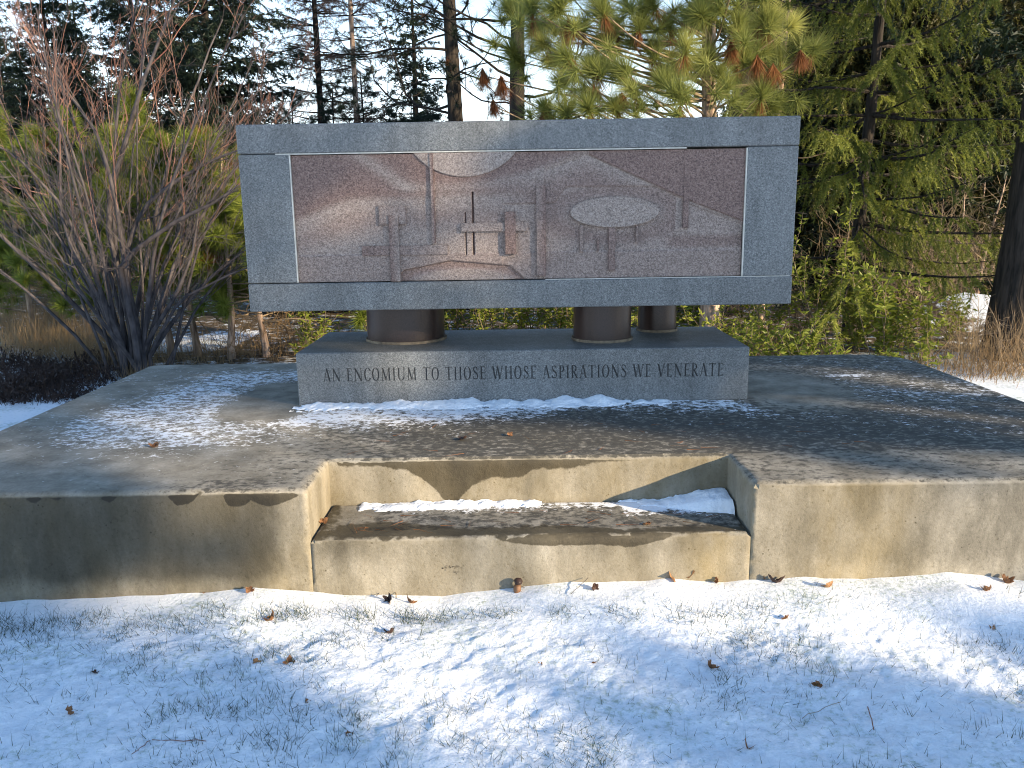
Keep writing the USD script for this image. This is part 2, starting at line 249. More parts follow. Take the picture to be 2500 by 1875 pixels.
def graded(lo, hi, step, far_lo, far_hi, n):
    a = np.arange(lo, hi, step); t = np.linspace(0, 1, n+1)[1:]
    g = lambda d: step*n*t + (d-step*n)*t**3.2
    return np.concatenate([(lo-g(lo-far_lo))[::-1], a, a[-1]+g(far_hi-a[-1])])
gx, gy = graded(-2.7, 2.7, .0105, -220, 220, 75), graded(1.45, 3.36, .0095, -120, 320, 110)
X, Y = np.meshgrid(gx, gy); Z = gz(X, Y)
nx, ny = len(gx), len(gy); ii = (np.arange(ny-1)[:, None]*nx + np.arange(nx-1)[None]).ravel()
gf = np.stack([ii, ii+1, ii+nx+1, ii+nx], 1)
def snow_amt(P):
    x, y = P[:, 0], P[:, 1]; s = np.full(len(P), .95)
    wood = sstep(7.8, 9.2, y); s -= .54*wood
    s += .48*sstep(.9, .2, np.abs(y-9.6-.5*(x+6)))*(x < -3.6)      # lit snowy bank on the left
    s += .30*sstep(5.5, 6.3, x)*sstep(12.5, 10.5, y)*wood
    s -= .42*np.exp(-((x+5.0)/1.1)**2-((y-7.6)/.9)**2)
    s -= .06*sstep(14, 22, y)
    return s
ground = obj('ground', (np.stack([X, Y, Z], -1).reshape(-1, 3), gf), M_['ground'], smooth=True, pv={'snow': snow_amt})
tag(ground, 'snow covered lawn running back into bare forest floor', 'ground', kind='structure')

# ------------------------------------------------------------------ concrete platform with its notch and step
def refine(man, L): return man.refine_to_length(L)
def prism(poly, z0, z1):
    cs = m3.CrossSection([np.asarray(poly.exterior.coords[:-1], float)]); return m3.Manifold.extrude(cs, z1-z0).translate([0, 0, z0])
def arc(cx, cy, r, a0, a1, n=7): return [(cx+r*math.cos(math.radians(a)), cy+r*math.sin(math.radians(a))) for a in np.linspace(a0, a1, n)]
plan = sg.Polygon([(PL, D0), (XL, D0), (XL, D0+ND), (XR, D0+ND), (XR, D0), (PR, D0)] + arc(PR-.32, PB-.32, .32, 0, 90) + arc(PL+.06, PB-.06, .06, 90, 180, 4))
def weather(mesh, poly, ztop, wob=.004, ch=.009):
    "irregular worn edges: pull the top arris in and down, faint unevenness elsewhere"
    v = mesh.vertices; p2 = [sg.Point(a) for a in v[:, :2]]
    d = np.array([poly.exterior.distance(q) for q in p2]); n = meshkit.fbm(v*9, 3, 4); n2 = meshkit.fbm(v*40, 2, 6)
    top = (v[:, 2] > ztop-1e-4) & (d < 1e-4)
    idx = np.where(top)[0]; inner = poly.buffer(-ch*1.2)
    for i in idx:
        k = (.35+1.1*n[i]+.7*max(0, n2[i]-.6)*3); q = inner.exterior.interpolate(inner.exterior.project(p2[i]))
        v[i, :2] += (np.array(q.coords[0])-v[i, :2])*min(1.3, k); v[i, 2] -= ch*k
    flat = (v[:, 2] > ztop-1e-4) & ~top; v[flat, 2] += (n[flat]-.5)*wob
    mesh.vertices = v; return mesh
def to_tm(man):
    a = man.to_mesh(); return trimesh.Trimesh(a.vert_properties[:, :3], a.tri_verts, process=False)
plat = thing('concrete_platform', 'broad weathered concrete platform with a step cut into its front, under the granite monument', 'platform')
base_m = weather(to_tm(refine(prism(plan, -.15, PH), .024)), plan, PH)
RIS = np.array([(-.9, .03), (-.85, .08), (-.64, .10), (-.50, .22), (-.42, .45), (-.35, .80), (-.30, 1.02), (-.26, .85), (-.20, .55), (-.10, .38), (.04, .42), (.09, .2), (.25, .24), (.40, .10), (.55, .06), (.7, 0), (1.1, 0)])
LW = np.array([(-2.4, 0), (-2.09, 0), (-2.03, .10), (-1.98, .02), (-1.93, .07), (-1.88, 0), (-1.76, .02), (-1.72, .10), (-1.66, .01), (-1.48, .0), (-1.43, .13), (-1.36, .10), (-1.34, 0), (-1.24, 0), (-1.22, .13), (-1.15, .15), (-1.12, .08), (-1.06, .15), (-.99, .12), (-.93, .07), (-.89, 0), (-.85, 0)])
SF = np.array([(-.9, 0), (-.6, 0), (-.55, .05), (-.45, .01), (-.1, 0), (-.02, .10), (.1, .16), (.2, .17), (.35, .16), (.5, .22), (.6, .12), (.7, 0), (1.1, 0)])
def facing(P):  # 0 top, 1 vertical
    return np.abs(P[:, 2]-PH) > .012
def wet_base(P):
    x, y, z = P.T; w = np.zeros(len(P)); dep = (PH-z)/(PH-ST)
    rz = (np.abs(y-D0-ND) < .03) & (z > ST-.01) & (x > XL-.01) & (x < XR+.01) & facing(P)
    w[rz] = (.62+(np.interp(x, RIS[:, 0], RIS[:, 1])-dep)*2.5).clip(0, 1)[rz]
    lw = (np.abs(y-D0) < .02) & (x < XL) & facing(P); w[lw] = (.58+(np.interp(x, LW[:, 0], LW[:, 1])-(PH-z)/PH)*9).clip(0, 1)[lw]
    return w
def grime_base(P):
    x, y, z = P.T; top = ~facing(P) & (z > ST+.05)
    g = np.where(top, .44 + .10*sstep(-.9, -.3, x) + .06*np.exp(-((y-4.2)/.45)**2)*(x > -1) - .20*sstep(-1.0, -1.9, x), .1)
    g = np.where(top & (y < 3.75) & (x > 1.0), g-.09, g)
    clean = np.exp(-((x-1.75)/.30)**2-((y-5.15)/.45)**2) + np.exp(-((x+1.5)/.2)**2-((y-4.95)/.35)**2)
    g = np.where(top, g-.35*clean, g)
    g = np.where(top & (y < D0+.16) & (x < -.9), g+.12*np.exp(-((x+1.3)/.25)**2), g)
    return g
def streak_base(P):
    x, y, z = P.T; up = facing(P); k = np.where(up, .15, -.3)
    lw = up & (x < XL-.005) & (y < D0+.02); k = np.where(lw, .80+.22*np.exp(-((x+1.55)/.16)**2)+.2*np.exp(-((x+1.95)/.12)**2)+.2*np.exp(-((x+1.22)/.12)**2)+.1*np.exp(-((x+2.2)/.1)**2)-.50*sstep(.12, .02, z)-.50*sstep(-1.10, -.92, x)+.12*sstep(.2, .4, z), k)
    rw = up & (x > XR+.005) & (y < D0+.02); k = np.where(rw, .34-.35*sstep(.15, .03, z)-.35*sstep(1.2, 1.02, x)+.22*np.exp(-((x-1.95)/.3)**2)+.1*np.exp(-((x-1.5)/.25)**2), k)
    return k
def moss_base(P):
    x, y, z = P.T; f = facing(P); rw = f & (x > XR) & (y < D0+.02)
    return np.where(rw, .75*np.exp(-((x-1.45)/.3)**2), np.where(f, .5, .1))
def snow_base(P):
    x, y, z = P.T; s = np.zeros(len(P)); top = ~facing(P) & (z > ST+.05)
    n = meshkit.fbm(np.stack([x*1.3, y*2.2, 0*x], -1), 3, 21)-.5
    band = 1.15*sstep(4.12, 4.72, y-.14*np.sin(x*2.1+.5)-.10*(x > .3))*sstep(-1.7, -1.2, x)*sstep(2.35, 1.5, x)*sstep(5.0, 4.85, y)
    left = 1.0*np.exp(-np.abs((x+1.80-.12*(y-4.9))/.72)**3-np.abs((y-4.95)/1.15)**4)+.25*sstep(-2.7, -2.1, x)*(x < -.9)
    rear = .20*(x > 1.5)*np.exp(-((y-5.0)/1.0)**2)+.25
    d = np.maximum(np.maximum(band, left), rear)+np.exp(-((x-2.3)/.18)**2-((y-5.55)/.06)**2)*.8+np.exp(-((x-2.25)/.35)**2-((y-4.55)/.05)**2)*.4+n*.75
    clean = np.exp(-((x+1.48)/.22)**4-((y-5.05)/.45)**4) + np.exp(-((x-1.72)/.30)**4-((y-5.1)/.5)**4)
    s[top] = (.335+.175*d.clip(-.4, 1.0)+.07*sstep(.9, 1.4, d)*(x > -1.35) - .6*clean.clip(0, 1))[top]
    s[top & (y < 4.0)] -= .05
    return s.clip(-.3, .66)
obj('base', base_m, M_['concrete'], plat, smooth=30, pv={'wet': wet_base, 'grime': grime_base, 'streak': streak_base, 'moss': moss_base, 'snow': snow_base})
splan = sg.box(XL+.002, D0+.002, XR-.002, D0+ND-.001)
step_m = weather(to_tm(refine(prism(splan, -.15, ST), .020)), splan, ST)
def wet_step(P):
    x, y, z = P.T; f = np.abs(z-ST) > .008; v = y-D0
    w = np.where(f, .60+(np.interp(x, SF[:, 0], SF[:, 1])-(ST-z)/ST)*5, .55+np.minimum(np.interp(x, [-.85, -.7, -.3, .1, .5, 1], [.16, .17, .12, .09, .07, .07])+.02*np.sin(x*9)-v, (v-.02)*2)*4*sstep(-.84, -.70, x))
    return w.clip(0, 1)
def grime_step(P):
    x, y, z = P.T; f = np.abs(z-ST) > .008
    return np.where(f, .1, .26+.25*sstep(-.72, -.6, x)*sstep(.05, .10, y-D0))
def snow_step(P):
    x, y, z = P.T; f = np.abs(z-ST) > .008
    return np.where(f, -.2, .24+.30*sstep(.15, .40, y-D0)*sstep(-.7, -.5, x)+.12*(x > .5))
obj('step', step_m, M_['concrete'], plat, smooth=30, pv={'wet': wet_step, 'grime': grime_step, 'streak': lambda P: np.where(P[:, 2] < ST-.01, .05+.3*sstep(.08, .2, P[:, 2])+.2*np.exp(-((P[:, 0]+.75)/.12)**2)-.15*np.exp(-(P[:, 0]/.3)**2), -.2), 'moss': lambda P: np.where(P[:, 2] < ST-.01, .3+.6*np.exp(-((P[:, 0]-.85)/.1)**2), .1), 'snow': snow_step})

# ------------------------------------------------------------------ granite monument
mon = thing('granite_monument', 'grey granite monument with carved red relief panel raised on columns above an inscribed plinth', 'monument', (0, 5.5, 0), math.degrees(-.004955))
QX0, QX1, QY0, QY1, QZ = -1.298, 1.418, -.625, .2725, .788
# roman capitals drawn from thick and thin strokes
def letter(ch):
    T, t, s = .125, .05, .035
    def st(x, w=T): return sg.Polygon([(x-w/2, 0), (x+w/2, 0), (x+w/2*.85, .5), (x+w/2, 1), (x-w/2, 1), (x-w/2*.85, .5)])
    def ln(a, b, w): return sg.LineString([a, b]).buffer(w/2, cap_style='flat')
    def sf(x, y, w=.26): return sg.Polygon([(x-w/2, y), (x+w/2, y), (x+w*.2, y+(s if y < .5 else -s)*1.6), (x-w*.2, y+(s if y < .5 else -s)*1.6)]) if True else None
    def el(cx, cy, rx, ry): return sa.scale(sg.Point(cx, cy).buffer(1, 24), rx, ry)
    def ring(cx, cy, rx, ry, thick=T, thin=t): return el(cx, cy, rx, ry).difference(el(cx, cy, rx-thick, ry-thin))
    U = lambda *a: unary_union([g.buffer(0) for g in a])
    if ch == 'I': return U(st(.13), sf(.13, 0), sf(.13, 1)), .26
    if ch == 'T': return U(st(.28), sf(.28, 0), sg.box(.0, 1-t, .56, 1), sg.Polygon([(0, 1), (.05, 1), (.03, .84), (-.01, .84)]), sg.Polygon([(.51, 1), (.56, 1), (.57, .84), (.53, .84)])), .56
    if ch == 'H': return U(st(.12), st(.52), sg.box(.12, .5, .52, .5+t), *[sf(x, y) for x in (.12, .52) for y in (0, 1)]), .64
    if ch == 'E': return U(st(.12), sg.box(.0, 0, .44, t), sg.box(.0, 1-t, .42, 1), sg.box(.12, .5, .36, .5+t), sg.Polygon([(.41, 0), (.47, .17), (.43, .17), (.38, 0)]), sg.Polygon([(.40, 1), (.44, .84), (.40, .84), (.36, 1)]), sg.box(.34, .45, .37, .60)), .47
    if ch == 'N': return U(ln((.10, 0), (.10, 1), t), ln((.56, 0), (.56, 1), t), ln((.10, 1), (.56, 0), T*1.05).intersection(sg.box(-.1, 0, .9, 1)), sf(.10, 0, .2), sf(.08, 1, .2), sf(.56, 1, .2)), .66
    if ch == 'M': return U(ln((.12, 0), (.14, 1), t), ln((.66, 0), (.64, 1), T), ln((.14, 1), (.39, .05), T).intersection(sg.box(-.1, 0, .9, 1)), ln((.39, .05), (.64, 1), t).intersection(sg.box(-.1, 0, .9, 1)), sf(.12, 0, .2), sf(.66, 0), sf(.12, 1, .18), sf(.68, 1, .18)), .78
    if ch == 'A': return U(ln((.06, 0), (.27, 1), t), ln((.27, 1.02), (.50, 0), T).intersection(sg.box(-.1, 0, .9, 1.02)), sg.box(.13, .32, .42, .32+t), sf(.06, 0, .18), sf(.50, 0, .24)), .57
    if ch == 'V': return U(ln((.06, 1), (.29, 0), T).intersection(sg.box(-.2, -.02, .9, 1)), ln((.29, 0), (.52, 1), t), sf(.06, 1, .24), sf(.52, 1, .18)), .58
    if ch == 'W': return U(ln((.06, 1), (.26, 0), T).intersection(sg.box(-.2, -.02, 1, 1)), ln((.26, 0), (.44, 1), t), ln((.42, 1), (.62, 0), T).intersection(sg.box(-.2, -.02, 1, 1)), ln((.62, 0), (.80, 1), t), sf(.06, 1, .24), sf(.43, 1, .22), sf(.80, 1, .18)), .86
    if ch == 'O': return ring(.30, .5, .30, .52), .60
    if ch == 'C': return U(ring(.30, .5, .30, .52).difference(sg.box(.42, .22, .9, .78)), sg.box(.44, .74, .475, .95), sg.box(.44, .05, .475, .24)), .50
    if ch == 'U': return U(sg.box(.06, .3, .06+T, 1), sg.box(.52, .3, .52+t, 1), ring(.315, .3, .255, .31, .09, .06).intersection(sg.box(0, -.1, 1, .3)), sf(.12, 1), sf(.545, 1, .2)), .64
    if ch == 'S': return U(sg.LineString([(.36, .80), (.33, .92), (.22, .97), (.11, .92), (.07, .78), (.12, .64), (.24, .53), (.36, .41), (.40, .25), (.35, .09), (.22, .03), (.10, .07), (.06, .22)]).buffer(.036), sg.LineString([(.13, .64), (.35, .41)]).buffer(.062), sg.box(.34, .76, .375, .97), sg.box(.045, .03, .08, .24)), .45
    bowl = U(el(.24, .74, .21, .26).difference(el(.20, .74, .14, .26-t)).intersection(sg.box(.16, 0, 1, 1)), sg.box(.12, 1-t, .24, 1), sg.box(.12, .48, .24, .48+t))
    if ch == 'P': return U(st(.12), bowl, sf(.12, 0), sf(.12, 1, .2)), .46
    if ch == 'R': return U(st(.12), bowl, ln((.22, .50), (.48, 0), T*.9).intersection(sg.box(0, 0, 1, .52)), sf(.12, 0), sf(.12, 1, .2), sf(.49, 0, .14)), .56
TEXT = 'AN ENCOMIUM TO THOSE WHOSE ASPIRATIONS WE VENERATE'
placed, cx = [], 0.
for ch in TEXT:
    if ch == ' ': cx += .38; continue
    g, w = letter(ch); placed.append((g, cx)); cx += w+.13
tx0, tx1, tz0, th = -1.139, 1.266, .613, .079
k = (tx1-tx0)/(cx-.13)
glyphs = [sa.translate(sa.scale(sa.translate(g, c, 0), k, th, origin=(0, 0)), tx0, tz0) for g, c in placed]
pb = box(QX0, QX1, QY0, QY1, PH-.004, QZ, .006)
pm = m3.Manifold(m3.Mesh(np.asarray(pb.vertices, np.float32), np.asarray(pb.faces, np.uint32)))
cut = unary_union(glyphs)
for g in getattr(cut, 'geoms', [cut]):
    c = extrude_y(g.simplify(.0003), QY0-.01, QY0+.006)
    pm = pm - m3.Manifold(m3.Mesh(np.asarray(c.vertices, np.float32), np.asarray(c.faces, np.uint32)))
plinth = obj('plinth', pm, M_['granite'], mon, smooth=25)
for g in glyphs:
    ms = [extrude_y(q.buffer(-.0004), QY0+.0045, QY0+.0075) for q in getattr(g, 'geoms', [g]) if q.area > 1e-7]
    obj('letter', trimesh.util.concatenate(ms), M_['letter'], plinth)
def column(cx, cy, r):
    z0, z1 = QZ-.004, 1.052; prof = [(r*.4, z0+.012), (r-.002, z0+.012), (r, z0+.016), (r, z1), (r*.4, z1)]
    a = np.linspace(0, 2*math.pi, 65)[:-1]; V = np.array([[[cx+p*math.cos(t), cy+p*math.sin(t), z] for t in a] for p, z in prof])
    n = 64; f = []
    for i in range(len(prof)-1):
        for j in range(n): q = (i*n+j, i*n+(j+1) % n, (i+1)*n+(j+1) % n, (i+1)*n+j); f.append(q)
    return V.reshape(-1, 3), np.array(f)
for cx, cy, r, lab in ((-.699, 5.145+.2525-5.5, .2525, 'widest dark red granite column, on the left'), (.578, 5.092+.184-5.5, .184, 'middle sized dark red granite column'), (.992, 5.51+.129-5.5, .129, 'slimmest dark red granite column, set back')):
    obj('column', column(cx, cy, r), M_['column'], mon, smooth=40, label=lab)
    ring = trimesh.creation.annulus(r_min=r*.6, r_max=r+.012, height=.017, sections=64); ring.vertices += [cx, cy, QZ+.0075]; ring.vertices[:, :2] += (meshkit.noise(ring.vertices*40, 3)[:, None]-.5)*.006; obj('mortar_ring', ring, M_['ring'], mon)
SX0, SX1, SY0, SY1, Z0, Z1, Z2, Z3 = -1.530, 1.630, -.685, .24, 1.047, 1.208, 1.939, 2.098
IX0, IX1 = -1.239, 1.339
obj('frame_beam', box(SX0, SX1, SY0, SY1, Z2, Z3, .005), M_['granite'], mon, label='top beam of the frame')
obj('frame_beam', box(SX0, SX1, SY0, SY1, Z0, Z1, .005), M_['granite'], mon, label='bottom beam of the frame')
obj('frame_block', box(SX0+.002, IX0-.003, SY0+.002, SY1-.003, Z1+.005, Z2-.004, .004), M_['granite'], mon)
obj('frame_block', box(IX1+.003, SX1-.002, SY0+.002, SY1-.003, Z1+.004, Z2-.003, .004), M_['granite'], mon)
obj('core', box(SX0+.03, SX1-.03, SY0+.06, SY1-.03, Z1-.002, Z2+.002), M_['gap'], mon)
obj('joint', box(IX0-.08, 1.0, SY0+.003, SY0+.02, Z2-.0068, Z2-.0006), M_['grout'], mon, label='pale mortar joint below the top beam')
obj('joint', box(IX0-.004, IX0+.0025, SY0+.003, SY0+.02, Z1+.006, Z2-.009), M_['grout'], mon)
obj('joint', box(IX1-.0025, IX1+.004, SY0+.003, SY0+.02, Z1+.006, Z2-.009), M_['grout'], mon)
obj('joint', box(.2, IX1+.28, SY0+.003, SY0+.02, Z1+.0004, Z1+.0040), M_['grout'], mon)
# carved panel: height field (depth behind its front plane) and finish
PX = np.arange(IX0+.004, IX1-.003, .0042); PZ = np.arange(Z1+.006, Z2-.009, .0042)
def carve(x, z):
    sm = lambda d, w: sstep(-w, w, d)
    f = np.full(x.shape, .10); h = np.zeros(x.shape)
    def poly_below(pts, w=.004):
        zz = np.interp(x, [p[0] for p in pts], [p[1] for p in pts]); return zz-z
    # left hill with pale rim fading down
    d = poly_below([(-1.3, 1.545), (-1.233, 1.565), (-1.068, 1.635), (-.93, 1.682), (-.80, 1.69), (-.60, 1.685), (-.47, 1.70), (-.24, 1.705), (-.01, 1.70), (.13, 1.69), (.2, 1.6), (1.4, 1.3)])
    hill = sm(d, .03)*(x < .2); f = f*(1-hill)+hill*(.85-.32*np.exp(-((d-.13)/.06)**2)); h -= .006*hill
    # pale diagonal sweep into the wave band
    dg = np.abs((x+.86)*.62+(z-1.936)*.79-.0)/1.; u = (x+.86)
    sweep = np.exp(-(((z-1.936)+(x+.86)*.72)/.045)**2)*sstep(1.69, 1.78, z)*(x < -.5); f += .62*sweep
    zl = np.interp(x, [-.62, -.3, -.1, .1, .436], [1.745, 1.74, 1.755, 1.80, 1.912])
    band = np.exp(-((z-zl)/.028)**2)*(x > -.70)*(x < .45)*sstep(-.72, -.55, x); f += .5*band
    # mountain
    dm = poly_below([(-.3, 1.66), (-.238, 1.676), (-.009, 1.762), (.436, 1.914), (.814, 1.741), (.975, 1.665), (1.36, 1.514)])
    mt = sm(dm, .004)*(x > .05)+sm(dm, .03)*(x <= .05)*0; mt = np.where(x > .436, sm(dm, .003), sm(dm, .02)*sstep(-.2, .25, x))
    f = f*(1-mt)+mt*(.28+.55*np.exp(-(dm/.075)**2)); h -= .010*mt*(x > .2)
    # contour plateau round the ellipse
    zc = np.interp(x, [-.3, .12, .255, .323, .835, .975, 1.02, 1.36], [1.643, 1.643, 1.646, 1.734, 1.729, 1.665, 1.63, 1.5])
    dc = zc-z; pc = sm(dc, .004)*(x > -.05)*sstep(-.08, .0, x)
    r = np.sqrt(((x-.60)/.40)**2+((z-1.575)/.150)**2)
    val = np.clip(.78-.46*np.exp(-((r-.90)/.26)**2), 0, 1); val = np.where(x > .95, .74, val)
    f = f*(1-pc)+pc*val; h -= .006*pc
    # right dark band above the horizon, and the plain below it
    bd = sstep(.86, .95, x)*np.exp(-((z-1.418)/.035)**4); f = f*(1-bd*.75)+.12*bd*.75
    plain = sm(1.366-z, .003); f = f*(1-plain)+plain*.62; h += .004*plain
    # bottom arch
    da = np.interp(x, [-.72, -.691, -.619, -.347, -.008, .068, .09], [1.2, 1.214, 1.275, 1.326, 1.292, 1.226, 1.2])-z
    ar = sm(da, .002)*(x > -.70)*(x < .085); e = np.sqrt(((x+.28)/.33)**2+((z-1.205)/.085)**2)
    f = f*(1-ar)+ar*(.28+.55*sstep(1.05, .75, e)); h -= .012*ar*sstep(.8, 1.05, e)+.003*ar
    # two cut slits
    for x0, segs in ((-.213, ((1.36, 1.71),)), (-.256, ((1.36, 1.60),))):
        for a, b in segs: m = (np.abs(x-x0) < .0032) & (z > a) & (z < b); h = np.where(m, h-.02, h); f = np.where(m, -.6, f)
    return h, f.clip(-.6, 1)
XX, ZZ = np.meshgrid(PX, PZ); Hh, Ff = carve(XX, ZZ)
n1, n2 = len(PX), len(PZ); ii = (np.arange(n2-1)[:, None]*n1+np.arange(n1-1)[None]).ravel()
FY = SY0+.016
relief = obj('relief_panel', (np.stack([XX, FY-Hh, ZZ], -1).reshape(-1, 3), np.stack([ii, ii+1, ii+n1+1, ii+n1], 1)), M_['relief'], mon, smooth=True,
             pv={'finish': lambda P: carve(P[:, 0], P[:, 2])[1]}, label='carved red granite relief of hills, posts and discs')
def raised(name, poly, proud, fin, back=.012, bev=.0025):
    "a carved piece standing proud of the field, its arris eased"
    a = extrude_y(poly, FY-proud+bev, FY+back); b = extrude_y(poly.buffer(-bev, join_style='mitre'), FY-proud, FY-proud+bev+.001)
    return obj(name, trimesh.util.concatenate([a, b]), M_['relief'], relief, smooth=20, pv={'finish': fin if callable(fin) else (lambda P: np.full(len(P), fin))})
disc = sa.scale(sg.Point(-.25, 2.09).buffer(1, 64), .345, .293).intersection(sg.box(-1, 1.2, 1, Z2-.009))
raised('raised_disc', disc, .010, .95)
raised('raised_ellipse', sa.scale(sg.Point(.598, 1.588).buffer(1, 48), .253, .086), .010, .92)
raised('raised_bar', sg.box(-.451, 1.428, -.430, Z2-.010), .018, lambda P: np.where(P[:, 0] > -.438, .1, .55))
raised('raised_rectangle', sg.box(-.752, 1.537, -.596, 1.643), .010, .6)
raised('raised_bar', sg.box(-.695, 1.212, -.640, 1.590), .022, lambda P: .12+.6*sstep(-.665, -.655, P[:, 0]))
raised('raised_bar', sg.box(-.859, 1.362, -.361, 1.418), .008, lambda P: .12+.6*sstep(-.62, -.45, P[:, 0]+.25*(P[:, 2]-1.39)*10*.1))
raised('raised_bar', sg.box(-.283, 1.490, .101, 1.539), .014, .72)
raised('raised_block', sg.box(-.031, 1.360, .031, 1.600), .024, .12)
raised('raised_bar', sg.box(.150, 1.230, .203, 1.744), .016, lambda P: .55-.45*sstep(.18, .2, P[:, 0]))
raised('raised_bar', sg.box(.399, 1.366, .421, 1.517), .004, .5)
raised('raised_bar', sg.box(.565, 1.256, .604, 1.503), .006, .22)
raised('raised_bar', sg.box(.722, 1.414, .738, 1.512), .004, .4)
raised('raised_bar', sg.box(.500, 1.368, .511, 1.433), .003, .2)
raised('raised_bar', sg.box(.990, 1.493, 1.022, 1.862), .004, .12)

# ------------------------------------------------------------------ snow drifts lying on the concrete
def drift(name, label, xs, y0, y1, base, hfun):
    x = np.arange(xs[0], xs[1]+.001, .011); y = np.linspace(y0, y1, int((y1-y0)/.011)+2); X, Y = np.meshgrid(x, y)
    p = np.stack([X, Y, 0*X], -1); Zh = hfun(X, Y)+(meshkit.fbm(p*22, 3, 31)-.5)*.022+(meshkit.fbm(p*85, 2, 33)-.5)*.010; Z = base+np.where(Zh > 0, Zh, -.02)
    n, m = len(x), len(y); ii = (np.arange(m-1)[:, None]*n+np.arange(n-1)[None]).ravel()
    o = obj(name, (np.stack([X, Y, Z], -1).reshape(-1, 3), np.stack([ii, ii+1, ii+n+1, ii+n], 1)), M_['snow'], smooth=True)
    return tag(o, label, 'snow', kind='stuff')
bump = lambda X, a, w, h: h*np.exp(-((X-a)/w)**2)
def h_plinth(X, Y):
    ridge = np.interp(X, [-1.3, -1.24, -1.0, -.85, -.7, -.55, -.38, -.25, -.18, -.05, 1.0], [0, .018, .016, .010, .026, .022, .030, .034, .008, .006, .004]) + bump(X, -.05, .07, .022) + bump(X, .13, .05, .018) + bump(X, .32, .08, .038) + bump(X, .52, .07, .042)
    return ridge*sstep(4.70, 4.85, Y)-.004*(1-sstep(4.72, 4.80, Y))
drift('snow_drift', 'low ridge of blown snow along the foot of the inscribed plinth', (-1.32, .95), 4.69, 4.873, PH, h_plinth)
def h_step(X, Y):
    v = Y-D0; l = np.interp(X, [-.80, -.72, -.5, -.3, -.1, .1, .17, .2], [-.03, .012, .018, .02, .018, .014, .006, -.03])
    r = np.interp(X, [.2, .42, .5, .7, .8, .9, .99], [-.03, -.01, .008, .014, .03, .06, .062])
    h = np.where(X < .2, l, r); wl = np.interp(X, [-.8, -.6, .1, .2, .5, .8, 1], [.29, .30, .33, .36, .36, .25, .20])
    return h*sstep(0, .07, v-wl)-.012*(v < wl+.015)-.006
drift('snow_drift', 'snow left along the back of the step, heaped in its right corner', (-.82, XR-.004), D0+.15, D0+ND-.003, ST, h_step)

# ------------------------------------------------------------------ tree builders
def polyline(p0, d0, L, n, rng, bend=(0, 0, 0), wob=.08):
    d0 = np.asarray(d0, float); d0 = d0/np.linalg.norm(d0); P = [np.asarray(p0, float)]; d = d0.copy()
    for i in range(n-1):
        d = d+np.asarray(bend)/(n-1)+rng.normal(size=3)*wob; d /= np.linalg.norm(d); P.append(P[-1]+d*L/(n-1))
    return np.array(P)
def along(P, t):
    f = t*(len(P)-1); i = min(int(f), len(P)-2); return P[i]+(P[i+1]-P[i])*(f-i)
def trunk_mesh(h, r, lean, rng, sides=12, n=16, top=.12, flare=1.35):
    z = np.linspace(0, 1, n); P = np.stack([lean[0]*z+.03*np.sin(z*5+rng.uniform(0, 6)), lean[1]*z+.03*np.cos(z*4), z*h], 1); P[:, :2] -= P[0, :2]
    R = r*(1-z*(1-top)); R[0] *= flare; P[0, 2] = -.25
    v, f = tubes(P[None], R[None], sides); v += norm(v-np.repeat(P, sides, 0))*((meshkit.fbm(v*[9, 9, 2.5], 3, 5)-.5)*r*.45)[:, None]
    return (v, f), P
def tuft(c, d, n, L, W, rng, spread=1.0, droop=0.):
    b = c-np.outer(rng.uniform(0, .35, n), d)*L; dd = norm(rng.normal(size=(n, 3)))*spread+d*rng.uniform(.25, 1.0, (n, 1)); dd[:, 2] -= droop
    return blades(b, dd, L*rng.uniform(.7, 1.05, n), W, rng)
